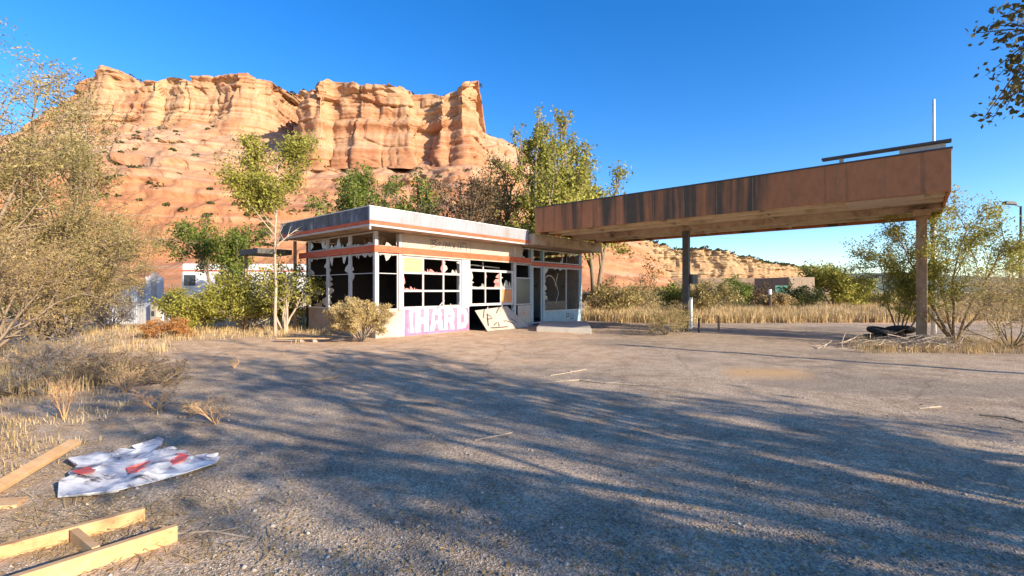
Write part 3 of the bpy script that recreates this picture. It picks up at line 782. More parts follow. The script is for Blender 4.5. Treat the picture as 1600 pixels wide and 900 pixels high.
# pale arc scrawled in the office window
mb = MB(); ribbon(mb, [(9.75 + 0.55 * math.cos(a), -0.03, 1.75 + 0.62 * math.sin(a)) for a in np.linspace(0.2, 4.4, 16)], 0.05, (0, -0.004, 0))
ribbon(mb, [(10.5, -0.03, 2.5), (10.3, -0.03, 2.0), (10.55, -0.03, 1.5), (10.3, -0.03, 1.0)], 0.04, (0, -0.004, 0))
mb.build('graffiti', M['block'], R)
mb = MB(); ribbon(mb, [(11.3, -0.006, .15), (11.3, -0.006, .45), (11.5, -0.006, .45), (11.5, -0.006, .3), (11.3, -0.006, .3)], 0.04, (0, -0.004, 0))
ribbon(mb, [(11.7, -0.006, .45), (11.7, -0.006, .15), (11.9, -0.006, .15), (11.9, -0.006, .45)], 0.04, (0, -0.004, 0)); mb.build('graffiti', M['gblack'], R)
w5 = gridwin(8.46, 9.21, 0.07, 2.79, (), (), 0.07, 0.0, 0.05); w5.name = 'door_frame'
w6 = gridwin(7.62, 12.55, 2.985, 3.59, (8.5, 9.3, 10.9), (), 0.05)
shards(0.0, 7.7, 8.45, 3.03, 3.55, 'tlb', M['glass_shard'], w6, amt=0.25)
shards(0.0, 9.35, 10.85, 3.03, 3.55, 'tb', M['glass_shard'], w6, amt=0.2)
shards(0.0, 10.95, 12.5, 3.03, 3.55, 'tlr', M['glass_shard'], w6, amt=0.3)
# front bay between corner post and white post, and the shaded side windows
w7 = gridwin(0.065, 0.89, 0.955, 2.89, (), (), 0.05)
MB().box(0.115, 0.84, -0.005, 0.01, 2.19, 2.215).build('bar', M['frame'], w7)
shards(0.0, 0.115, 0.84, 1.0, 2.84, 't', M['glass_shard'], w7, amt=0.2)
shards(0.0, 0.115, 0.84, 3.13, 3.59, 'rlb', M['glass_shard'], w7, amt=0.25)
def sidewin(y0, y1, z0, z1, edges, amt, bar=True):
    mb = MB(); e = 0.045
    mb.box(-0.03, 0.02, y0, y1, z0, z0 + e); mb.box(-0.03, 0.02, y0, y1, z1 - e, z1)
    mb.box(-0.03, 0.02, y0, y0 + e, z0 + e, z1 - e); mb.box(-0.03, 0.02, y1 - e, y1, z0 + e, z1 - e)
    w = mb.build('window', M['frame'], R)
    if bar: MB().box(-0.015, 0.01, y0 + e, y1 - e, 2.19, 2.215).build('bar', M['frame'], w)
    shards(-0.005, y0 + e, y1 - e, z0 + e, z1 - e, edges, M['glass_shard'], w, side=True, amt=amt)
sidewin(0.065, 1.505, 0.955, 2.89, 'tr', 0.22); sidewin(1.595, 3.055, 0.955, 2.89, 'trl', 0.3); sidewin(3.145, 4.535, 0.955, 2.89, 'trl', 0.34)
sidewin(0.065, 1.505, 3.13, 3.59, 'b', 0.2, False); sidewin(1.595, 3.055, 3.13, 3.59, 'blr', 0.3, False); sidewin(3.145, 4.535, 3.13, 3.59, 'lrt', 0.3, False)
# hanging ceiling tatters
for k in range(16):
    mb = MB()
    x = rs.uniform(0.4, 7); y = rs.uniform(0.3, 2.2); a = rs.uniform(0.2, 0.7)
    mb.prism([(x, y, 3.595), (x + a, y + rs.uniform(-.2, .2), 3.595), (x + a * .7, y + .1, 3.595 - rs.uniform(.1, .5)), (x + a * .2, y + .05, 3.595 - rs.uniform(.05, .3))], (0, 0.01, 0))
    mb.build('ceiling_scrap', M['soffit'], R)
# HARD graffiti on the white wall: pink ground outline, white block letters
def glyph(mb, polys, x, w, z0, h, yy, th=0.004):
    for poly in polys:
        mb.prism([(x + a * w, yy, z0 + b_ * h) for a, b_ in poly], (0, -th, 0))
GL = {
 'H': [[(0,0),(.36,0),(.36,1),(0,1)],[(.36,.36),(.64,.36),(.64,.64),(.36,.64)],[(.64,0),(1,0),(1,1),(.64,1)]],
 'A': [[(0,0),(.32,0),(.42,.30),(.32,.55),(.42,1),(.24,1)],[(.42,.30),(.62,.30),(.62,.46),(.42,.46)],[(.68,0),(1.02,0),(.80,1),(.42,1),(.42,.72),(.62,.72),(.62,.30)]],
 'R': [[(0,0),(.34,0),(.34,1),(0,1)],[(.34,.74),(.66,.74),(.66,.58),(.34,.58),(.34,.36),(.98,.42),(1,.80),(.82,1),(.34,1)],[(.5,.36),(.72,0),(1.08,0),(.86,.40)]],
 'D': [[(0,0),(.34,0),(.34,1),(0,1)],[(.34,0),(.80,.04),(1,.3),(1,.72),(.80,.98),(.34,1),(.34,.74),(.62,.70),(.66,.5),(.62,.3),(.34,.26)]],
}
bgm = MB()
# pink outline shapes: each letter grown and dropped behind the white
for ch, x, w in (('H', 1.62, 0.66), ('A', 2.32, 0.66), ('R', 2.98, 0.54), ('D', 3.62, 0.58)):
    pass
bgm.prism([(1.14, -0.0225, .03), (4.28, -0.0225, .06), (4.26, -0.0225, .95), (1.16, -0.0225, .95)], (0, -0.003, 0))
bgm.build('graffiti', M['gmid'], R)
for q_ in ([(1.14, .03), (1.30, .03), (1.28, .95), (1.16, .95)], [(1.30, .03), (4.28, .05), (4.28, .11), (1.30, .10)], [(1.94, .1), (2.04, .1), (2.04, .4), (1.92, .4)], [(2.52, .28), (2.62, .28), (2.62, .62), (2.54, .6)], [(3.52, .1), (3.6, .1), (3.6, .6)]):
    MB().prism([(a, -0.0256, z) for a, z in q_], (0, -0.001, 0)).build('graffiti', M['gpink'], R)
wm = MB()
for ch, x, w in (('H', 1.62, 0.60), ('A', 2.28, 0.64), ('R', 2.98, 0.50), ('D', 3.66, 0.54)):
    glyph(wm, GL[ch], x, w, 0.13, 0.80, -0.027)
wm.prism([(1.40, -0.027, .12), (1.56, -0.027, .12), (1.56, -0.027, .30), (1.50, -0.027, .34), (1.50, -0.027, .80), (1.56, -0.027, .84), (1.56, -0.027, .93), (1.36, -0.027, .93)], (0, -0.004, 0))
gl = wm.build('graffiti', M['gwhite'], R); gl['label'] = 'white block letters reading HARD'
mb = MB()
def outline(mb, poly, x, w, z0, h, yy, t=0.014):
    pts = [(x + a * w, yy, z0 + b_ * h) for a, b_ in poly] 
    ribbon(mb, pts + [pts[0]], t, (0, -0.002, 0))
OUT = {'H': [(0,0),(.36,0),(.36,.36),(.64,.36),(.64,0),(1,0),(1,1),(.64,1),(.64,.64),(.36,.64),(.36,1),(0,1)],
       'A': [(0,0),(.32,0),(.42,.30),(.62,.30),(.68,0),(1.02,0),(.80,1),(.24,1)],
       'R': [(0,0),(.34,0),(.34,.36),(.5,.36),(.72,0),(1.08,0),(.86,.40),(1,.6),(.98,.84),(.82,1),(0,1)],
       'D': [(0,0),(.80,.04),(1,.3),(1,.72),(.80,.98),(0,1)]}
mb = MB(); ribbon(mb, [(1.46, -0.034, .2), (1.44, -0.034, .5), (1.48, -0.034, .85)], 0.06, (0, -0.003, 0)); mb.build('graffiti', M['gteal'], R)
# black tag on the cream panels
mb = MB(); yy = -0.053
for st in ([(2.35, 3.2), (2.38, 3.5), (2.55, 3.46), (2.40, 3.36), (2.6, 3.3), (2.36, 3.22)], [(2.3, 3.48), (2.62, 3.52)], [(2.68, 3.25), (2.70, 3.42), (2.8, 3.4)], [(2.86, 3.18), (2.95, 3.5)],
           [(3.0, 3.22), (3.05, 3.45), (3.14, 3.3), (3.22, 3.46), (3.26, 3.22)], [(3.34, 3.46), (3.52, 3.2)], [(3.52, 3.46), (3.36, 3.2)], [(3.66, 3.52), (3.66, 3.16)], [(3.78, 3.2), (3.8, 3.44), (4.02, 3.46)], [(3.8, 3.34), (3.96, 3.36)], [(3.74, 3.5), (4.06, 3.5)], [(4.1, 3.16), (4.1, 3.5)]):
    ribbon(mb, [(a, yy, z) for a, z in st], 0.020, (0, -0.003, 0))
mb.build('graffiti', M['gblack'], R)
# rear lean-to eave seen past the left corner
bx('roof', M['darksteel'], (-1.6, -0.3, 5.4, 7.2, 3.05, 3.25)); bx('post', M['rust'], (-1.5, -1.4, 6.9, 7.0, 0, 3.05))
# gutter spout at the corner
MB().tube([(-0.77, -0.87, 3.605), (-0.76, -0.86, 3.50)], 0.035, 8).build('spout', M['white'], R)

# concrete step in front of the office
st = MB()
pp = [gp(838, 519), gp(924, 521), gp(918, 508), gp(846, 508)]
st.prism([(p.x, p.y, -0.05) for p in pp], (0, 0, 0.24))
o = st.build('concrete_step', M['concrete'], None, 0.02)
tag(o, 'low pale concrete step on the ground in front of the blue-based office wall', 'step')
# dark hole / tyre next to the step
# ------------------------------------------------------------------ canopy
K = empty('fuel_canopy', bl(10.04, -7.8), RZ)
tag(K, 'long flat petrol canopy with stained rust-brown fascia on two posts beside the shop', 'canopy')
def kb(name, m, *boxes, bevel=0.0, parent=K):
    for x0, x1, y0, y1, z0, z1 in boxes: o = MB().box(x0 - 10.04, x1 - 10.04, y0 + 7.8, y1 + 7.8, z0, z1).build(name, m, parent, bevel)
    return o
X0, X1, Y0, Y1 = 7.04, 13.04, -14.27, -1.23
kb('fascia', M['canopy'], (X0, X0 + .06, Y0, Y1, 4.10, 5.15), bevel=0.006)
kb('fascia', M['canopy'], (X1 - .06, X1, Y0, Y1, 4.10, 5.15), bevel=0.006)
kb('fascia', M['canopy'], (X0 + .062, X1 - .062, Y0, Y0 + .06, 4.10, 5.15), bevel=0.006)
kb('fascia', M['canopy'], (X0 + .062, X1 - .062, Y1 - .06, Y1, 4.10, 5.15), bevel=0.006)
kb('trim', M['darksteel'], (X0 - .02, X0 + .08, Y0 - .02, Y1, 5.152, 5.19), (X1 - .08, X1 + .02, Y0 - .02, Y1, 5.152, 5.19), (X0 + .082, X1 - .082, Y0 - .02, Y0 + .08, 5.152, 5.19))
kb('trim', M['rust'], *[(X0 - .004, X0 - .001, y - .006, y + .006, 4.11, 5.14) for y in np.arange(Y0 + 1.3, Y1, 1.07)])
kb('roof', M['roofing'], (X0 + .07, X1 - .07, Y0 + .07, Y1 - .07, 4.85, 4.95))
sf = kb('soffit', M['soffit'], (X0 + .065, X1 - .065, Y0 + .065, Y1 - .065, 4.22, 4.26))
M['soffit2'] = worn('soffit_panels', (0.60, 0.50, 0.34), (0.34, 0.25, 0.15), (0.70, 0.60, 0.44), 0.7, 0.8, grime=0.8)
sf.data.materials[0] = M['soffit2']
kb('beam', M['soffit2'], *[(x - .06, x + .06, Y0 + .07, Y1 - .07, 4.13, 4.218) for x in (8.0, 8.9, 11.2, 12.1)])
kb('beam', M['soffit'], (9.9, 10.18, Y0 + .07, Y1 - .07, 4.02, 4.216))
kb('beam', M['soffit'], *[(X0 + .07, X1 - .07, y - .05, y + .05, 4.15, 4.214) for y in (-3.5, -6.6, -9.8, -12.9)])
kb('panel', M['cream'], (X0 + .2, X0 + 1.7, Y0 + .5, Y0 + 2.2, 4.09, 4.12))
c1 = kb('column', M['darksteel'], (9.92, 10.16, -6.73, -6.49, 0.0, 4.02), bevel=0.01)
MB().box(-0.02, 0.16, 0.99, 1.27, 0.1, 1.35).build('sleeve', M['galv'], c1)
c2 = kb('column', M['rust'], (9.91, 10.17, -13.88, -13.62, 0.0, 4.02), bevel=0.01)
kb('bracket', M['rust'], (9.5, 10.58, -13.95, -13.55, 3.85, 4.018))
# ragged gutter ends hanging at the road end
sg = MB().box(0.05, 0.65, 0.95, 1.05, 1.9, 2.28).build('sign', M['darksteel'], K)   # small blank sign bolted to the column
sg['label'] = 'small dark blank sign plate on the near-shop column'
# light bar on top at the road end
kb('light_bar', M['darksteel'], (X0 - .12, X0 + .12, Y0 + 0.0, Y0 + 2.7, 5.31, 5.37), bevel=0.01)
kb('light_bar_stand', M['white'], (X0 + .02, X0 + .08, Y0 + .1, Y0 + 1.0, 5.195, 5.308), (X0 + .02, X0 + .08, Y0 + 2.2, Y0 + 2.3, 5.195, 5.308))

# white mast behind the canopy, far street lamp
mp = Vector(((1459 - 800) / F * 17.2, 17.2, 0))
mast = empty('mast', mp)
tag(mast, 'tall thin white pole rising behind the road end of the canopy', 'pole')
MB().tube([(0, 0, 0), (0, 0, 5.3)], [0.085, 0.07], 10).tube([(0, 0, 5.3), (0, 0, 8.65)], [0.055, 0.045], 10).build('pole', M['galv'], mast, smooth=True)
MB().tube([(0, 0, 5.22), (0, 0, 5.34)], 0.09, 10).build('collar', M['galv'], mast)
lp = Vector(((1595 - 800) / F * 31, 31, 0))
lamp = empty('street_lamp', lp)
tag(lamp, 'tall grey street lamp with one flat head at the right edge', 'street lamp')
hz_ = EYE + (HZ - 322) / F * 31
MB().tube([(0, 0, 0), (0, 0, hz_)], [0.10, 0.06], 8).build('pole', M['darksteel'], lamp, smooth=True)
MB().beam((0, 0, hz_ - 0.05), (-0.5, 0, hz_ + 0.12), 0.06, 0.06).build('arm', M['darksteel'], lamp)
MB().prism([(-1.15, -.15, hz_ + .18), (-1.05, -.15, hz_ + .32), (-.5, -.15, hz_ + .28), (-.35, -.15, hz_ + .08), (-1.1, -.15, hz_ + .12)], (0, .3, 0)).build('lamp_head', M['darksteel'], lamp, 0.02)

# ------------------------------------------------------------------ background structures
# white trailer home behind the shop
tp = Vector(((385 - 800) / F * 30, 30, 0))
T = empty('trailer', tp, math.radians(4))
tag(T, 'long white trailer with a rear window half hidden behind the green bush', 'trailer')
zb = EYE + (HZ - 463) / F * 30; ztp = EYE + (HZ - 412) / F * 30
MB().box(-4.0, 4.0, 0, 2.4, zb, ztp).build('body', M['trailerwhite'], T, 0.12)
MB().box(-3.9, 3.9, 0.1, 2.3, 0.45, zb).build('skirt', M['block'], T)
for x0, x1 in ((-3.8, -3.1), (1.6, 2.9), (-1.9, -0.6)):
    f_ = MB().box(x0 - .06, x1 + .06, -.03, .0, zb + .62, zb + 1.42).build('window', M['bluewhite'], T)
    MB().box(x0, x1, -.045, -.031, zb + .68, zb + 1.36).build('pane', M['tinglass'], f_)
MB().box(-4.02, 4.02, -.02, -.002, ztp - .5, ztp - .42).build('stripe', M['orange'], T)
for x in (-2.4, 2.4):
    MB().tube([(x, 0.15, .38), (x, 0.4, .38)], 0.38, 16).build('wheel', M['rubble'], T)
# pale metal sheets of a derelict shed at left
sp_ = gp(222, 508)
sh = empty('metal_shed', sp_, math.radians(-8)); Ysh = sp_.y
tag(sh, 'derelict pale blue corrugated metal shed with upright sheets behind the left bushes', 'shed')
def hh_(y): return (508 - y) / F * Ysh
rs2 = random.Random(8)
for k, (x0, x1, yt) in enumerate(((-62, -45, 462), (-45, -26, 452), (-26, -8, 447), (-8, 6, 442), (6, 16, 432), (16, 27, 427), (27, 37, 433))):
    mb = MB(); a, c = x0 / F * Ysh, x1 / F * Ysh; nC = 5
    for j in range(nC):
        xa = a + (c - a) * j / nC; xb = a + (c - a) * (j + 0.5) / nC; xc = a + (c - a) * (j + 1) / nC
        zt_ = hh_(yt) + rs2.uniform(-.05, .05)
        mb.box(xa, xb, 0.0, 0.03, 0, zt_); mb.box(xb + .002, xc - .002, 0.03, 0.05, 0, zt_)
    mb.build('sheet', M['bluewhite'] if k % 2 == 0 else M['white'], sh)
MB().box(-1.6, 0.9, 0.5, 2.2, 0, 1.4).build('wall', M['block'], sh)
mb = MB().box(0.75, 1.05, -0.3, -0.05, 0.15, 1.1).build('meter_box', M['cream'], sh)
MB().box(0.82, 0.96, -0.32, -0.302, 0.45, 0.68).build('door', M['tinglass'], mb)
# brown box trailer and green road sign in the field
bp = gp(1253, 489); bp = Vector(((1253 - 800) / F * 42, 42, 0))
B = empty('box_trailer', bp, math.radians(6))
tag(B, 'plain brown box trailer parked in the field next to the round green tree', 'trailer')
zt_ = EYE + (HZ - 433) / F * 42
MB().box(-1.25, 1.25, 0, 5, 0.75, zt_).build('body', M['boxbrown'], B, 0.04)
MB().box(-1.15, 1.15, -0.03, 0.0, 0.9, zt_ - .15).box(-.02, .02, -.05, -.031, .9, zt_ - .2).build('door', M['boxbrown'], B)
for x in (-1.1, 1.1): MB().tube([(x - .15, 1.0, .45), (x + .15, 1.0, .45)], 0.45, 14).build('wheel', M['rubble'], B)
gs = empty('road_sign', Vector(((1222 - 800) / F * 41, 41, 0)), 0)
tag(gs, 'small green road sign on two posts left of the brown box trailer', 'road sign')
z0 = EYE + (HZ - 463) / F * 41; z1 = EYE + (HZ - 446) / F * 41
MB().box(-.62, .5, -.03, .0, z0, z1).build('panel', M['teal'], gs, 0.01)
for x in (-.5, .4): MB().box(x - .05, x + .05, .0, .08, 0, z1 - .1).build('post', M['galv'], gs)
# stump-like pole with white insulator, and low posts behind the canopy column
sp2 = empty('wooden_post', P(1203, 0, 34), 0)
tag(sp2, 'dark wooden post with a pale cap standing in the dry field', 'post')
MB().tube([(0, 0, 0), (0.02, 0, .8), (0, 0, EYE - 6 / F * 34)], [.13, .11, .1], 8).build('post', M['bark_dark'], sp2)
MB().tube([(0, 0, EYE - 6 / F * 34), (0, 0, EYE + 2 / F * 34)], .12, 8).build('cap', M['galv'], sp2)
for i, (px, py, hh2, lb) in enumerate(((1092, 519, .55, 'short dark steel bollard right beside the front canopy column'), (1123, 517, .62, 'thin rusty stake at the edge of the dry grass under the canopy'))):
    g_ = gp(px, py)
    o = MB().tube([(0, 0, -.05), (0, 0, hh2)], .045, 8).build('bollard' if i == 0 else 'stake', M['darksteel'] if i == 0 else M['rust'])
    o.location = g_; tag(o, lb, 'bollard' if i == 0 else 'stake')

# ------------------------------------------------------------------ trees and shrubs
def T_(o, label, cat, group=None): return tag(o, label, cat, group)
T_(plant('elm_tree', P(430, 0, 16.6), 7.1, 2.0, 12000, 0.10, L_elm, M['bark_pale'], 11, 1, 0.05, 0.8, 0.05, 0.45, 12, 3, 0.30, 0.8, r0=0.06, clump=0.05, zlo=0.62),
   'slender yellow-green elm with a pale trunk in front of the shop roof corner', 'tree')
T_(plant('juniper_tree', P(345, 0, 24), 4.9, 3.3, 12000, 0.13, L_green, M['bark'], 12, 3, 0.5, 0.3, 0.15, 0.45, 7, 3, clump=0.05, zlo=0.45),
   'rounded green tree with bare lower limbs left of the slender elm', 'tree')
T_(plant('green_bush', P(388, 516), 2.1, 3.4, 18000, 0.10, L_elm, M['bark_pale'], 13, 9, 0.95, 0.3, 0.15, 0.3, 7, 3, r0=0.04, clump=0.07, depth=3.0),
   'wide bright yellow-green bush in front of the white trailer', 'bush')
T_(plant('green_bush', P(446, 0, 17.6), 2.6, 1.9, 3800, 0.10, L_elm, M['bark_pale'], 14, 5, 0.5, 0.4, 0.12, 0.35, 6, 3, r0=0.05, clump=0.07, zlo=0.3),
   'small thin-stemmed yellow-green sapling against the stone side wall', 'bush')
T_(plant('rabbitbrush', P(564, 536), 1.22, 1.62, 30000, 0.07, L_rabbit, M['bark_pale'], 15, 30, 1.0, 0.35, 0.08, 0.4, 6, 3, klen=0.3, kang=0.5, r0=0.012, clump=0.035, aspect=4),
   'round straw-coloured rabbitbrush in front of the shop corner', 'bush')
T_(plant('dry_bush', P(265, 528), 0.62, 1.25, 4200, 0.10, L_rust, M['bark_pale'], 16, 14, 1.1, -0.5, 0.10, 0.3, 6, 3, r0=0.012, clump=0.05, aspect=5, droop=0.4),
   'low rust-orange clump of dead brush on the dirt left of the bright green bush', 'bush')
T_(plant('dry_bush', P(172, 516), 1.75, 1.9, 5200, 0.11, L_grey, M['bark_dark'], 17, 12, 1.0, 0.2, 0.18, 0.3, 7, 3, r0=0.025, clump=0.04, aspect=4),
   'tangled grey dead bush in front of the pale shed', 'bush')
T_(plant('green_bush', P(295, 518), 1.5, 2.2, 9000, 0.09, L_elm, M['bark_pale'], 113, 8, 0.95, 0.3, 0.15, 0.3, 7, 3, r0=0.03, clump=0.07),
   'knee-high bright green bush between the rust-orange clump and the wide bush', 'bush')
# big thicket on the left
T_(plant('salt_cedar', P(-60, 0, 12.5), 9.2, 4.2, 26000, 0.10, L_olive, M['bark'], 18, 4, 0.35, 0.4, 0.14, 0.3, 8, 3, clump=0.032, r0=0.10, aspect=3.5),
   'tallest olive tree cut by the left edge', 'tree')
T_(plant('salt_cedar', P(118, 0, 17.5), 9.6, 2.4, 7000, 0.12, L_olive, M['bark'], 19, 2, 0.22, 0.5, 0.14, 0.5, 7, 3, clump=0.045, r0=0.09, zlo=0.45, aspect=3),
   'airy tall tree standing against the sky at left above the thicket', 'tree')
T_(plant('salt_cedar', P(62, 0, 14.8), 5.9, 5.4, 30000, 0.085, L_olive, M['bark'], 20, 8, 0.7, 0.3, 0.15, 0.25, 8, 3, clump=0.028, r0=0.06, aspect=3.5),
   'broad olive-tan thicket tree in the middle of the left edge vegetation', 'tree')
T_(plant('salt_cedar', P(100, 536), 3.9, 3.4, 24000, 0.07, L_olive, M['bark_dark'], 21, 10, 0.8, 0.3, 0.14, 0.25, 8, 3, clump=0.026, r0=0.05, aspect=3.5),
   'tan shrub with dark forked stems at the front of the left thicket', 'bush')
T_(plant('salt_cedar', P(-30, 0, 10.3), 3.2, 3.6, 22000, 0.06, L_straw, M['bark'], 22, 10, 0.8, 0.3, 0.14, 0.2, 8, 3, clump=0.028, r0=0.04, aspect=4),
   'straw-coloured shrub at the left edge in front of the thicket', 'bush')
T_(plant('salt_cedar', P(170, 0, 26), 5.4, 4.0, 12000, 0.10, L_olive, M['bark'], 23, 6, 0.6, 0.3, 0.14, 0.35, 7, 3, clump=0.05, r0=0.05, aspect=3.5),
   'thin olive shrub behind the pale shed', 'bush')
# trees behind the shop roof
def roof_tree(px, top, Y, wpx, n, ls, leaf, seed, label, **kw):
    h = EYE + (HZ - top) / F * Y
    return T_(plant('roadside_tree', P(px, 0, Y), h, wpx / F * Y, n, ls, leaf, kw.pop('bark', M['bark']), seed, **kw), label, 'tree')
roof_tree(545, 282, 31, 70, 5500, 0.2, L_green, 30, 'green tree above the left end of the shop roof', stems=2, spread=0.4, zlo=0.45)
roof_tree(592, 278, 34, 72, 5500, 0.2, L_green, 31, 'taller thin green tree behind the middle of the roof, right of the leftmost roof tree', stems=2, spread=0.3, zlo=0.45, clump=0.04)
roof_tree(640, 284, 33, 70, 5500, 0.2, L_green, 32, 'green tree over the roof just left of the dark brown-leaved tree', stems=2, spread=0.4, zlo=0.45)
roof_tree(668, 322, 29, 40, 1600, 0.2, L_dark, 33, 'low dark tree top peeping over the shop fascia', stems=3, spread=0.5, zlo=0.4)
roof_tree(735, 284, 29, 84, 11000, 0.15, L_red, 34, 'sparse dark tree with brownish leaves and bare twigs behind the roof', stems=4, spread=0.5, zlo=0.35, clump=0.035)
roof_tree(780, 256, 33, 66, 6500, 0.19, L_olive, 35, 'tall sparse olive tree against the butte foot slope', stems=3, spread=0.35, zlo=0.4, clump=0.04)
roof_tree(846, 196, 32, 68, 10000, 0.2, L_elm, 36, 'tall yellow-green tree left of the canopy end', stems=3, spread=0.3, zlo=0.35, clump=0.024)
roof_tree(897, 182, 34, 70, 5500, 0.2, L_elm, 37, 'tallest feathery tree with an open crown above the canopy end', stems=2, spread=0.3, zlo=0.5, clump=0.024)
roof_tree(930, 262, 32, 80, 10000, 0.2, L_elm, 38, 'low rounded yellow-green tree peeping over the canopy fascia', stems=3, spread=0.5, zlo=0.4)
roof_tree(865, 270, 29, 100, 12000, 0.2, L_elm, 39, 'dense yellow-green tree filling the gap behind the canopy end', stems=4, spread=0.5, zlo=0.3, clump=0.06)
# right tree and brush
T_(plant('desert_willow', P(1492, 533), 4.6, 4.4, 26000, 0.075, L_elm, M['bark'], 41, 6, 0.75, 0.35, 0.14, 0.35, 8, 3, clump=0.026, r0=0.05, aspect=2.5, depth=3),
   'big sparse yellow-green shrub with forked stems beside the road-end column', 'bush')
T_(plant('desert_willow', P(1408, 0, 15.5), 2.8, 2.0, 13000, 0.065, L_elm, M['bark'], 42, 5, 0.5, 0.35, 0.14, 0.3, 7, 3, clump=0.03, r0=0.03, aspect=2.5),
   'smaller yellow-green shrub in front of the road-end canopy column', 'bush')
T_(plant('desert_willow', P(1580, 0, 13.2), 2.3, 3.2, 16000, 0.055, L_rabbit, M['bark'], 43, 12, 0.9, 0.3, 0.12, 0.25, 7, 3, clump=0.05, r0=0.02, aspect=4),
   'golden dry shrub cut by the right edge', 'bush')
T_(plant('field_bush', P(1040, 523), 1.05, 1.9, 3800, 0.07, L_olive, M['bark'], 44, 14, 1.0, 0.2, 0.15, 0.3, 6, 3, clump=0.05, r0=0.012, aspect=4),
   'low brown bush at the foot of the front canopy column', 'bush')
T_(plant('sapling', P(1016, 0, 23), 3.2, 1.1, 700, 0.09, L_olive, M['bark'], 45, 2, 0.15, 0.5, 0.10, 0.35, 8, 3, clump=0.05, r0=0.02),
   'thin nearly bare sapling in the field left of the front canopy column', 'tree')
rt = T_(plant('round_tree', P(1302, 0, 44), 3.8, 4.0, 11000, 0.24, L_elm, M['bark'], 46, 6, 0.7, 0.2, 0.12, 0.25, 8, 3, clump=0.08, depth=4),
   'dense round green tree right of the brown box trailer', 'tree')
fb = [(955, 30, 1.9, 3.2, L_olive, 'olive bush in the field nearest the office corner'), (1062, 36, 2.0, 3.6, L_green, 'green bush directly behind the front canopy column'),
      (1105, 33, 2.1, 2.8, L_olive, 'olive bush right of the front canopy column below the small sign'), (1148, 38, 2.5, 2.6, L_green, 'taller green bush under the middle of the canopy'),
      (1180, 40, 2.0, 2.8, L_red, 'brownish bush between the taller green bush and the road sign'), (1250, 39, 1.9, 3.0, L_dark, 'dark green bush in front of the brown box trailer'),
      (1352, 46, 1.6, 3.8, L_olive, 'low olive bush right of the round green tree'), (1215, 36, 1.2, 2.0, L_straw, 'pale dry bush beneath the green road sign'),
      (1000, 42, 2.0, 4.5, L_olive, 'broad olive bush at the foot of the cliff seen past the shop')]
for i, (px, Y, h, w, lf, lb) in enumerate(fb):
    T_(plant('field_bush', P(px, 0, Y), h, w, 3800, 0.13 + Y * 0.001, lf, M['bark'], 60 + i, 7, 0.85, 0.2, 0.15, 0.2, 7, 3, clump=0.07, r0=0.03), lb, 'bush')

# trees on the near right whose crowns reach into the frame and shade the forecourt
def shade_tree(x, y, h, w, n, seed, label, **kw):
    return T_(plant('cottonwood_tree', (x, y, 0), h, w, n, 0.15, L_over, M['bark_dark'], seed, **kw), label, 'tree')
SK = dict(up=0.45, wob=0.10, first=0.25, klen=0.5, kang=0.6, clump=0.016, r0=0.12, zlo=0.2, aspect=2.0, minr=0.009)
t1 = shade_tree(8.8, -0.6, 8.0, 5.6, 3600, 81, 'large cottonwood whose leafy branch tips hang into the top right corner', stems=3, spread=0.38, kids=8, **SK)
shade_tree(12.2, -3.4, 8.6, 5.0, 2800, 82, 'cottonwood behind the viewer shading the near gravel', stems=3, spread=0.42, kids=7, **SK)
shade_tree(18.5, -8.0, 9.6, 5.8, 3600, 83, 'farther cottonwood right of the viewer shading the right foreground', stems=4, spread=0.42, kids=7, **SK)
shade_tree(14.2, -6.3, 7.2, 4.0, 1500, 84, 'thin-crowned cottonwood behind the viewer casting loose dapples', stems=3, spread=0.4, kids=6, **SK)
# the long limb of the first cottonwood that hangs into the picture
rng = np.random.default_rng(6)
o0_ = Vector((8.8, -0.6, 0)); lm = MB(); lc = []
j0 = Vector((8.8, -0.4, 4.4)) - o0_; j1 = Vector((6.6, 3.4, 4.9)) - o0_; j2 = at(1640, 55, 4.75) - o0_
lm.tube([j0, (j0 + j1) / 2 + Vector((0, 0, .1)), j1, j2], [.07, .055, .035, .022], 6)
for px, py, nn in ((1522, 52, 9), (1548, 40, 14), (1566, 8, 16), (1590, 22, 20), (1560, 62, 16), (1592, 75, 26), (1580, 100, 22), (1540, 118, 5), (1600, 110, 26), (1556, 122, 10), (1536, 186, 6), (1545, 195, 3), (1566, 152, 18), (1590, 150, 26), (1572, 168, 10), (1605, 175, 22), (1620, 40, 30), (1620, 90, 30), (1640, 140, 30)):
    tipp = at(px, py, 4.75 + rng.uniform(-.4, .4)) - o0_
    lm.tube([j2, (j2 + tipp) / 2 + Vector((0, 0, .05)), tipp], [.014, .008, .003], 4)
    for k in range(nn * 2):
        lc.append(np.array(tipp.lerp(j2, abs(rng.normal(0, .12)))) + rng.normal(0, .06, 3))
lm.build('limb', M['bark_dark'], t1, smooth=True)
V, Fc = leaves_arr(rng, np.array(lc), 0.062, 1.7, .4)
link('crown', quads_mesh('crown', V, Fc), L_over, t1)
up_ = empty('utility_pole', (12.6, 7.0, 0)); tag(up_, 'short wooden pole past the right edge throwing a thin shadow over the forecourt', 'pole')
MB().tube([(0, 0, 0), (0, 0, 4.3)], [.11, .085], 10).build('pole', M['bark'], up_, smooth=True)
MB().box(-.35, .35, -.04, .04, 4.0, 4.09).build('crossarm', M['bark'], up_)

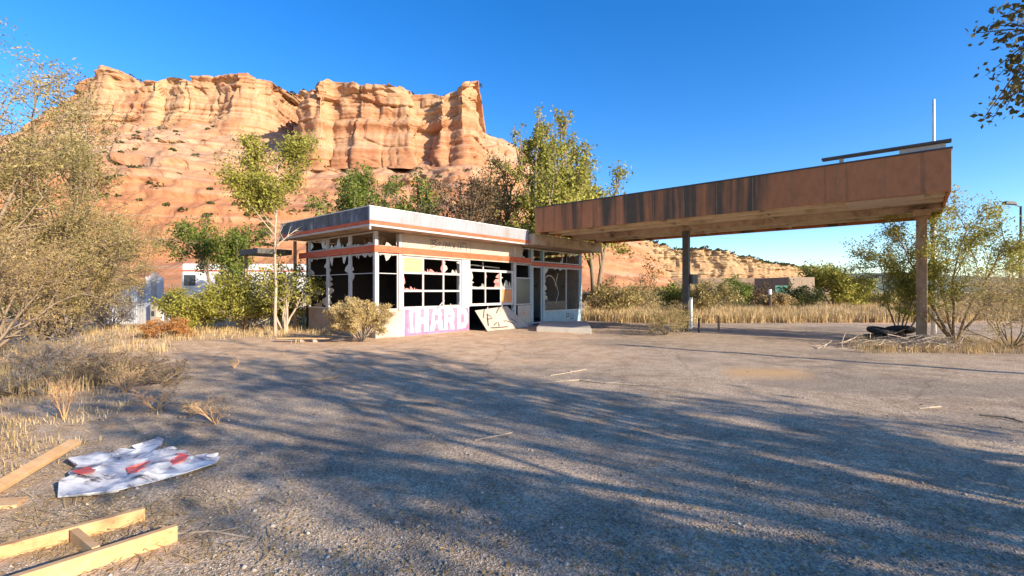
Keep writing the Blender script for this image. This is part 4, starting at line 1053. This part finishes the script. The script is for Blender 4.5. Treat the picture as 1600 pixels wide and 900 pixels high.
# far scrub: one mass per wood / slope
def scrub(name, C, size, mat_, seed, per=40, rad=1.0, flat=0.7):
    rng = np.random.default_rng(seed)
    C = np.asarray(C); n = len(C)
    rr = rad * rng.uniform(0.5, 1.3, n)
    c = np.repeat(C, per, 0); r_ = np.repeat(rr, per)[:, None]
    q = rng.normal(size=(len(c), 3)); q /= np.linalg.norm(q, axis=1)[:, None]
    q *= rng.uniform(0.3, 1, len(c))[:, None] ** 0.5
    q[:, 2] = np.abs(q[:, 2]) * flat
    c = c + q * r_
    V, Fc = leaves_arr(rng, c, size, 1.5, 0.4)
    o = link(name, quads_mesh(name, V, Fc), mat_)
    return tag(o, kind='stuff')
rng = np.random.default_rng(3)
# on the ledges and slopes of the hill (denser on flatter rows), and on the rims
flatr = SKV[1:, :, :] - SKV[:-1, :, :]
cand = []
R_, C_ = SKV.shape[:2]
for k in range(1500):
    i = rng.integers(30, R_ - 20); j = rng.integers(5, C_ - 5)
    d_ = SKV[i + 1, j] - SKV[i, j]
    slope = abs(d_[2]) / (abs(d_[1]) + 1e-3)
    if slope < 0.95 and vn(SKV[i, j, 0] / 14, SKV[i, j, 2] / 5, 0, 77) > -0.05: cand.append(SKV[i, j])
cand = np.array(cand)
for V_, rws in ((MV, mr_), (BV, br_)):
    js = rng.integers(0, V_.shape[1], 170)
    cand = np.vstack([cand, V_[rws + rng.integers(0, 3, len(js)), js]])
o = scrub('scrub', cand, 0.42, L_dark, 5, 36, 0.85)
tag(o, 'dark juniper scrub dotted over the ledges and rims of the red cliffs', 'scrub')
js = rng.integers(0, FV.shape[1], 420)
c3 = FV[fr_ + rng.integers(-1, 3, len(js)), js]
o = scrub('scrub', c3, 1.3, L_dark, 6, 26, 2.2)
tag(o, 'scrub along the top of the far low cliffs under the canopy', 'scrub')
c4 = []
for k in range(800):
    Y = 56 + 140 * rng.uniform() ** 1.3; px = rng.uniform(930, 1680)
    if vn(px / 60, Y / 14, 0, 8) > -0.25: c4.append(((px - 800) / F * Y, Y, 0))
o = scrub('brushland', c4, 0.34, L_olive, 7, 46, 1.35, 0.9)
tag(o, 'olive brush covering the flat field beyond the forecourt', 'brush')
c5 = []
for k in range(420):
    Y = 27 + 25 * rng.uniform(); px = rng.uniform(-500, 760)
    c5.append(((px - 800) / F * Y, Y, 0))
o = scrub('brushland', c5, 0.22, L_olive, 9, 60, 1.0, 0.8)
tag(o, 'olive brush between the shop and the foot of the red cliff', 'brush')

# ------------------------------------------------------------------ grasses
def grass(name, xy, h, width, mat_, seed, per=1, tilt=0.35, spread=0.05):
    rng = np.random.default_rng(seed)
    xy = np.repeat(np.asarray(xy, float), per, 0); n = len(xy)
    xy = xy + rng.normal(0, spread, xy.shape)
    z = gz(xy[:, 0], xy[:, 1]) - 0.01
    a = rng.uniform(0, 2 * np.pi, n); t = np.abs(rng.normal(0, tilt, n)); H = h * rng.uniform(0.4, 1.15, n)
    dx, dy = np.cos(a) * np.sin(t), np.sin(a) * np.sin(t)
    b0 = np.stack([xy[:, 0], xy[:, 1], z], -1)
    sx, sy = -np.sin(a + rng.normal(0, 1, n)) * width / 2, np.cos(a) * width / 2
    sd_ = np.stack([sx, sy, 0 * sx], -1)
    mid = b0 + np.stack([dx * .45, dy * .45, np.cos(t) * .6], -1) * H[:, None]
    tip = b0 + np.stack([dx * 1.2, dy * 1.2, np.cos(t) * 1.0 - t * 0.25], -1) * H[:, None]
    V = np.stack([b0 - sd_, b0 + sd_, mid + sd_ * .7, mid - sd_ * .7, tip], 1).reshape(-1, 3)
    i = np.arange(n)[:, None] * 5
    q = i + np.array([[0, 1, 2, 3]]); t3 = i + np.array([[3, 2, 4, 4]])
    me = quads_mesh(name, V, q)
    # tips as extra triangles
    me2 = bpy.data.meshes.new(name)
    faces = [tuple(r) for r in q.tolist()] + [(int(k) + 3, int(k) + 2, int(k) + 4) for k in i[:, 0]]
    bpy.data.meshes.remove(me)
    me2.from_pydata(V.tolist(), [], faces); me2.update()
    return link(name, me2, mat_)
L_grass = leafmat('dry_grass', G3((0.34, 0.22, 0.09), (0.54, 0.38, 0.18), (0.72, 0.56, 0.32)), 0.3, 1.2)
L_grassr = leafmat('red_weed', G3((0.20, 0.09, 0.045), (0.34, 0.18, 0.10), (0.5, 0.32, 0.2)), 0.2, 2)
rng = np.random.default_rng(12)
pts = []
for k in range(5200):
    Y = 23.5 + 34 * rng.uniform() ** 1.4; px = rng.uniform(915, 1700)
    X = (px - 800) / F * Y
    if Y + 0.28 * X > 25.2 + 1.6 * float(vn(X * .35, Y * .35, 0, 66)) + rng.normal(0, .7) and vn(X * .5, Y * .3, 0, 67) > -0.35: pts.append((X, Y))
o = grass('dry_grass', pts, 0.62, 0.035, L_grass, 13, 14, 0.3, 0.16)
tag(tag(o, kind='stuff'), 'golden dry grass across the field beyond the forecourt', 'grass')
pts = []
for k in range(1700):
    Y = rng.uniform(3.4, 9.5); X = -rng.uniform(0.0, 1.0) ** 0.8 * 9 - 0.2
    edge = -(X + 0.98 * Y)
    if abs(X + 3.3) < 1.1 and abs(Y - 4.35) < 0.85: continue
    if edge > -0.5 + rng.normal(0, .6) and vn(X * 1.1, Y * 1.1, 0, 21) > -0.25: pts.append((X, Y))
o = grass('dry_grass', pts, 0.12, 0.007, L_grass, 14, 22, 0.75, 0.09)
tag(tag(o, kind='stuff'), 'short bleached dry grass on the soil at lower left', 'grass')
pts = []
for k in range(420):
    g_ = gp(rng.normal(40, 95), 538 + 85 * rng.uniform() ** 1.3)
    if vn(g_.x * .8, g_.y * .8, 0, 25) > -0.1: pts.append((g_.x, g_.y))
o = grass('dry_grass', pts, 0.34, 0.012, L_grass, 15, 22, 0.4, 0.09)
tag(tag(o, kind='stuff'), 'knee-high dry grass in front of the left thicket', 'grass')
pts = []
for k in range(420):
    g_ = gp(rng.uniform(130, 520), rng.normal(518, 7))
    pts.append((g_.x, g_.y))
for k in range(260):
    g_ = gp(rng.uniform(1340, 1640), rng.uniform(532, 552)); pts.append((g_.x, g_.y))
o = grass('dry_grass', pts, 0.28, 0.015, L_grass, 16, 16, 0.5, 0.12)
tag(tag(o, kind='stuff'), 'scattered dry grass tufts along the edges of the forecourt', 'grass')
# single weeds one can tell apart
def weed(px, py, h, w, label, seed, leaf=L_grassr, n=260, stems=9, bark=None):
    return T_(plant('dry_weed', P(px, py), h, w, n, 0.03, leaf, bark or M['wood2'], seed, stems, 0.6, 0.5, 0.08, 0.3, 6, 3, klen=0.35, kang=0.6, r0=0.006, clump=0.03, aspect=4, minr=0.0022, crown='leaves', trunk='stalks'), label, 'weed')
weed(100, 655, 0.55, 0.30, 'upright reddish dry weed above the loose timber at left', 101)
weed(338, 662, 0.34, 0.55, 'pale branching dry weed alone on the shaded gravel', 102, L_grass, 200, 11)
for i_, (px_, py_, h_, w_, lb_) in enumerate(((70, 590, .62, 1.3, 'grey-brown twiggy brush clump under the front of the left thicket'), (150, 604, .5, 1.1, 'twiggy brown brush clump half in shade right of the thicket foot'),
        (28, 622, .5, 1.0, 'brown twiggy brush at the left edge above the straw grass'), (205, 580, .42, 1.2, 'low grey brush clump on the dirt at the right end of the thicket'), (118, 566, .7, 1.4, 'dense brown brush right below the dark forked stems'),
        (252, 598, .3, .9, 'flat dark brush patch where the tree shade meets the dirt'))):
    T_(plant('dead_brush', P(px_, py_), h_, w_, 1500, 0.045, L_red if i_ % 2 else L_grey, M['bark'], 120 + i_, 16, 1.05, 0.2, 0.16, 0.25, 7, 3, klen=0.4, r0=0.010, clump=0.03, aspect=4, minr=0.0025), lb_, 'brush')
weed(300, 648, 0.22, 0.4, 'low dry weed just left of the pale branching weed', 103, L_grass, 120, 7)
weed(196, 612, 0.42, 0.5, 'dry grass clump at the edge of the shade right of the reddish weed', 104, L_grass, 400, 14)
weed(366, 575, 0.2, 0.2, 'tiny weed on the sunlit dirt strip', 105, L_grass, 80, 5)
weed(245, 640, 0.30, 0.6, 'spreading dark weed in the shade between the two pale weeds', 106, L_grassr, 300, 10)

# ------------------------------------------------------------------ foreground timber, broken sign
def board(mb, a, c, w, h, roll=0.0): return mb.beam(a, c, w, h, roll)
F1 = empty('lumber_ladder', (gp(110, 862).x, gp(110, 862).y, 0))
tag(F1, 'broken ladder-like frame of new yellow lumber lying at the lower left corner', 'lumber')
def loc_(p, o_): return (p.x - o_.location.x, p.y - o_.location.y, p.z)
def gpz(px, py, z):   # point at height z seen at pixel
    Y = (EYE - z) * F / (py - HZ); return Vector(((px - 800) / F * Y, Y, z))
ta, tb = gpz(-60, 880, 0.05), gpz(226, 803, 0.05)
MB().beam(loc_(ta, F1), loc_(tb, F1), 0.045, 0.09).build('rail', M['wood'], F1, 0.003)
tc_, td = gpz(-10, 925, 0.07), gpz(276, 832, 0.07)
MB().beam(loc_(tc_, F1), loc_(td, F1), 0.045, 0.10).build('rail', M['wood'], F1, 0.003)
te, tf = gpz(116, 837, 0.055), gpz(150, 866, 0.055)
MB().beam(loc_(te, F1), loc_(tf, F1), 0.04, 0.09).build('crosspiece', M['wood'], F1, 0.003)
MB().box(0, 0.0, 0, 0, 0, 0)
F2 = empty('timber_plank', (gp(30, 770).x, gp(30, 770).y, 0))
tag(F2, 'long sawn plank propped up out of the dry grass pointing right', 'plank')
pa, pb_ = gpz(-70, 800, 0.03), gpz(118, 690, 0.16)
MB().beam(loc_(pa, F2), loc_(pb_, F2), 0.10, 0.04, 0.25).build('plank', M['wood'], F2, 0.003)
F3 = MB()
qa, qb = gpz(-50, 792, 0.05), gpz(34, 786, 0.02)
F3.beam(qa - Vector((qa.x, qa.y, 0)), qb - Vector((qa.x, qa.y, 0)), 0.16, 0.04)
o = F3.build('timber_offcut', M['wood2'], None, 0.003); o.location = (qa.x, qa.y, 0)
tag(o, 'short wide offcut under the propped plank at the left edge', 'plank')
# broken sign panel: white sheet with torn upper edge and red remains
o0 = gp(215, 735)
SG = empty('broken_sign', (o0.x, o0.y, 0))
tag(SG, 'torn white plastic sign panel with red patches lying flat on the gravel', 'sign')
low = [(90, 776), (130, 771), (185, 765), (240, 752), (290, 738), (338, 722)]
upr = [(344, 714), (322, 708), (300, 712), (290, 703), (262, 708), (276, 700), (240, 704), (252, 694), (256, 686), (228, 690), (206, 696), (214, 702), (188, 700), (172, 708), (150, 705), (130, 714), (112, 712), (106, 716), (122, 726), (106, 738), (112, 746), (92, 750)]
mb = MB()
outl = []
for i, (px, py) in enumerate(low + upr):
    zz = 0.035 + 0.02 * math.sin(i * 1.7) + (0.03 if i >= len(low) else 0.0)
    outl.append(Vector(loc_(gpz(px, py, zz), SG)))
from mathutils import geometry
def sheet(mb, outline, th, inner=220, seed=1, zf=None):
    """triangulated buckled sheet inside a 3D outline"""
    rr = random.Random(seed)
    xs = [p.x for p in outline]; ys = [p.y for p in outline]
    vs = [Vector((p.x, p.y)) for p in outline]; n0 = len(vs)
    zs = [p.z for p in outline]
    def inside(q):
        c_ = False; j = n0 - 1
        for i in range(n0):
            if (vs[i].y > q.y) != (vs[j].y > q.y) and q.x < (vs[j].x - vs[i].x) * (q.y - vs[i].y) / (vs[j].y - vs[i].y) + vs[i].x: c_ = not c_
            j = i
        return c_
    for k in range(inner):
        q = Vector((rr.uniform(min(xs), max(xs)), rr.uniform(min(ys), max(ys))))
        if inside(q):
            vs.append(q); zs.append(zf(q.x, q.y))
    res = geometry.delaunay_2d_cdt(vs, [(i, (i + 1) % n0) for i in range(n0)], [], 1, 1e-5)
    V2, E2, F2_, ov = res[0], res[1], res[2], res[3]
    zz = [zs[o_[0]] if o_ and o_[0] < len(zs) else zf(v_.x, v_.y) for v_, o_ in zip(V2, ov)]
    b = len(mb.v); n = len(V2)
    mb.v += [(v_.x, v_.y, z) for v_, z in zip(V2, zz)] + [(v_.x, v_.y, z - th) for v_, z in zip(V2, zz)]
    from collections import Counter
    cnt = Counter()
    for f in F2_:
        mb.f.append(tuple(b + i for i in f)); mb.f.append(tuple(b + n + i for i in reversed(f)))
        for a, c_ in zip(f, f[1:] + f[:1]): cnt[(min(a, c_), max(a, c_))] += 1
    for f in F2_:
        for a, c_ in zip(f, f[1:] + f[:1]):
            if cnt[(min(a, c_), max(a, c_))] == 1: mb.f.append((b + c_, b + a, b + n + a, b + n + c_))
zf = lambda x, y: 0.055 + 0.03 * float(fbm(x * 4, y * 6, 0, 3, 44)) + 0.012 * math.sin(x * 9 + y * 4)
sheet(mb, outl, 0.008, 320, 3, zf)
m, n, b = newmat('torn_sign_plastic')
v = coords(n); f1 = noise(n, 3.2, 7, 0.7, coords(n, (1, 2.2, 1)), 0.8); f2 = noise(n, 16, 6, 0.7, v)
c = ramp(n, f1, [(0.36, (0.07, 0.06, 0.06)), (0.41, (0.30, 0.28, 0.29)), (0.47, (0.55, 0.53, 0.53)), (0.6, (0.72, 0.70, 0.68))])
c = mixc(n, 0.5, c, ramp(n, f2, [(0.32, (0.6, 0.55, 0.5)), (0.6, (1, 1, 1))]), 'MULTIPLY')
n.links.new(c, b.inputs['Base Color']); b.inputs['Roughness'].default_value = 0.5
mb.build('panel', m, SG)
M['redpaint'] = worn('sign_red', (0.50, 0.06, 0.055), (0.34, 0.05, 0.05), (0.55, 0.2, 0.18), 8, 0.55)
for poly in ([(112, 745), (128, 737), (142, 731), (150, 737), (146, 743), (126, 749)], [(196, 733), (222, 730), (228, 738), (214, 743), (202, 741)], [(196, 729), (236, 722), (226, 729), (200, 733)],
             [(262, 724), (284, 716), (296, 716), (288, 726), (268, 731)], [(276, 714), (292, 711), (290, 715), (276, 717)]):
    q = MB(); pts3 = [Vector(loc_(gpz(px, py, 0.05), SG)) for px, py in poly]
    pts3 = [Vector((p.x, p.y, zf(p.x, p.y) + 0.006)) for p in pts3]
    sheet(q, pts3, 0.003, 60, 5, lambda x, y: zf(x, y) + 0.008)
    q.build('patch', M['redpaint'], SG)
# folded scrap near the sign end
q = MB(); q.prism([tuple(gpz(326, 722, .02)), tuple(gpz(345, 716, .02)), tuple(gpz(340, 708, .07)), tuple(gpz(322, 712, .06))], (0, 0, .006))
o = q.build('plastic_scrap', m); tag(o, 'curled white plastic scrap at the right tip of the broken sign', 'scrap')

# board on a block near the shop, rubble and brush pile on the right
bd = empty('fallen_board', gp(478, 536)); tag(bd, 'weathered board lying on two short blocks left of the rabbitbrush', 'board')
MB().box(-0.85, 0.75, -0.12, 0.12, 0.13, 0.165).build('plank', M['wood2'], bd, 0.004)
for x in (-0.1, 0.3): MB().box(x - .05, x + .05, -.1, .06, 0, .129).build('block', M['block'], bd, 0.006)
rp = random.Random(5)
def tyre(loc, rx, label):
    o_ = empty('tire', loc); o_.rotation_euler = rx
    bmv = MB(); R1, r1, n1, n2 = 0.30, 0.11, 20, 8
    for i in range(n1):
        for j in range(n2):
            a, c_ = 2 * math.pi * i / n1, 2 * math.pi * j / n2
            bmv.v.append(((R1 + r1 * math.cos(c_)) * math.cos(a), (R1 + r1 * math.cos(c_)) * math.sin(a), r1 * 0.9 * math.sin(c_)))
    for i in range(n1):
        for j in range(n2):
            bmv.f.append((i*n2+j, ((i+1)%n1)*n2+j, ((i+1)%n1)*n2+(j+1)%n2, i*n2+(j+1)%n2))
    bmv.build('tread', M['rubble'], o_, smooth=True)
    tag(o_, label, 'tire')
tb_ = gp(1370, 533)
tyre((tb_.x, tb_.y, .1), (0.05, 0, 0), 'old black tire lowest in the heap at the foot of the brush pile')
tyre((tb_.x + .35, tb_.y + .25, .30), (0.15, .1, 0), 'old black tire resting on top of the lowest one in the heap')
tyre((tb_.x + .85, tb_.y - .05, .11), (0, .08, 0), 'old black tire flat on the ground at the right of the heap')
tyre((tb_.x + 1.0, tb_.y + .3, .34), (-0.2, .1, 0), 'tilted black tire highest at the right of the heap')
bpile = MB(); rng = np.random.default_rng(31)
g0 = gp(1415, 543)
for k in range(210):
    x, y = rng.normal(0, .85), rng.normal(0, .35); z = abs(rng.normal(0, .12)) + .02
    L = rng.uniform(.4, 1.2); a = rng.normal(0, .7); e = rng.normal(0.08, .18)
    d_ = Vector((math.cos(a) * math.cos(e), math.sin(a) * math.cos(e), math.sin(e))) * L
    p0 = Vector((x, y, z)) - d_ / 2; pm = Vector((x, y, z + rng.normal(0, .04))); p1 = Vector((x, y, z)) + d_ / 2
    for p in (p0, pm, p1): p.z = max(p.z, .01)
    bpile.tube([p0, pm, p1], [.012, .009, .004], 4, False)
o = bpile.build('brush_pile', M['bark_pale']); o.location = (g0.x, g0.y, 0)
tag(o, 'heap of pale dead branches on the ground before the road-end column', 'brush pile')
# fallen twigs on the forecourt
def twig(pts, r, label, m_=None):
    P_ = [gp(*p) for p in pts]; o_ = P_[0]
    mb = MB(); mb.tube([(p.x - o_.x, p.y - o_.y, .015 + .012 * (i % 2)) for i, p in enumerate(P_)], r, 5)
    for i in range(1, len(P_) - 1):
        q0 = P_[i] - o_; dd = (P_[i + 1] - P_[i]) * 0.5; dd = Vector((dd.x * .8 - dd.y * .4, dd.y * .8 + dd.x * .4, 0))
        mb.tube([(q0.x, q0.y, .015), (q0.x + dd.x, q0.y + dd.y, .03)], r * .6, 4)
    o = mb.build('fallen_twig', m_ or M['bark_pale']); o.location = (o_.x, o_.y, 0)
    return tag(o, label, 'twig')
twig([(840, 600), (905, 596), (945, 600), (1000, 604)], .012, 'long pale forked twig at the top of the tree shade in the middle')
twig([(860, 588), (890, 584), (916, 578)], .010, 'short pale twig just behind the long forked one')
twig([(1436, 640), (1452, 640), (1470, 637)], .010, 'pale stick on the sunlit asphalt at right')
twig([(470, 598), (520, 592), (556, 582)], .014, 'brown stick at the top edge of the shade in front of the shop', M['bark'])
twig([(276, 838), (330, 836), (400, 846)], .006, 'thin straw stem running right from the end of the timber frame')
twig([(205, 868), (222, 880), (212, 898)], .007, 'curved thin stem under the near timber rail', M['bark'])
twig([(742, 690), (780, 684), (800, 678)], .008, 'thin twig in the middle of the shaded gravel')
twig([(1530, 650), (1570, 655), (1600, 662)], .010, 'dark stick on the asphalt near the right edge', M['bark'])
twig([(150, 536), (190, 540), (215, 533)], .03, 'fallen branch at the foot of the left thicket')

# ------------------------------------------------------------------ gravel and litter
rng = np.random.default_rng(77)
n = 26000
py = 500 + 420 * rng.uniform(0, 1, n) ** 0.75; px = rng.uniform(-40, 1640, n)
Yg = EYE * F / (py - HZ); Xg = (px - 800) / F * Yg
keep = Yg < 14; Xg, Yg = Xg[keep], Yg[keep]; n = len(Xg)
s_ = rng.uniform(0.003, 0.009, n) * (1 + (rng.uniform(size=n) > .97) * 1.6)
o6 = np.array([(1,0,0),(-1,0,0),(0,1,0),(0,-1,0),(0,0,1),(0,0,-1)], float)
V = np.stack([Xg, Yg, gz(Xg, Yg) + s_ * .25], -1)[:, None, :] + o6[None] * (s_[:, None, None] * rng.uniform(.5, 1.3, (n, 6, 1))) * np.array([1, 1, .7])
fi = np.array([(0,2,4),(2,1,4),(1,3,4),(3,0,4),(2,0,5),(1,2,5),(3,1,5),(0,3,5)])
Fc = (np.arange(n)[:, None, None] * 6 + fi[None]).reshape(-1, 3)
Mg = leafmat('gravel_stones', G3((0.10, 0.09, 0.08), (0.28, 0.24, 0.20), (0.52, 0.46, 0.38)), 0.0, 0.9)
o = link('gravel', quads_mesh('gravel', V.reshape(-1, 3), Fc), Mg)
tag(tag(o, kind='stuff'), 'loose gravel stones scattered over the worn forecourt', 'gravel')
sv_, sf_ = [], []
rl = np.random.default_rng(91)
for k in range(5200):
    if k % 2: g_ = gp(rl.normal(120, 150), 560 + 320 * rl.uniform())
    else: g_ = gp(rl.uniform(100, 860), 520 + 60 * rl.uniform())
    if abs(g_.x + 3.3) < 1.0 and abs(g_.y - 4.35) < 0.7: continue
    a_ = rl.uniform(0, np.pi); L_ = rl.uniform(.04, .22); w_ = rl.uniform(.0015, .004) * (1 + g_.y * .12)
    d_ = np.array([math.cos(a_), math.sin(a_), rl.normal(0, .12)]) * L_ / 2; e_ = np.array([-math.sin(a_), math.cos(a_), 0]) * w_
    z_ = float(gz(g_.x, g_.y)) + .012 + abs(d_[2]); c_ = np.array([g_.x, g_.y, z_]); b_ = len(sv_)
    sv_ += [c_ - d_ - e_, c_ + d_ - e_ * .5, c_ + d_ + e_ * .5, c_ - d_ + e_]; sf_.append((b_, b_ + 1, b_ + 2, b_ + 3))
o = link('straw_litter', quads_mesh('straw_litter', np.array(sv_), np.array(sf_)), L_grass)
tag(tag(o, kind='stuff'), 'broken straw and twigs littering the dirt at left and before the shop', 'straw')
n = 3600
py = 560 + 350 * rng.uniform(0, 1, n) ** .8; px = rng.uniform(-40, 1640, n)
Yg = EYE * F / (py - HZ); Xg = (px - 800) / F * Yg
c = np.stack([Xg, Yg, gz(Xg, Yg) + .012], -1)
V, Fc = leaves_arr(rng, c, 0.035, 1.7, .4)
V = V.reshape(-1, 4, 3); V[:, :, 2] = c[:, None, 2] + (V[:, :, 2] - c[:, None, 2]) * .25; V = V.reshape(-1, 3)
o = link('leaf_litter', quads_mesh('leaf_litter', V, Fc), L_straw)
tag(tag(o, kind='stuff'), 'small dead leaves scattered on the gravel', 'leaf litter')
print('faces', sum(len(o.data.polygons) for o in bpy.data.objects if o.type == 'MESH'))
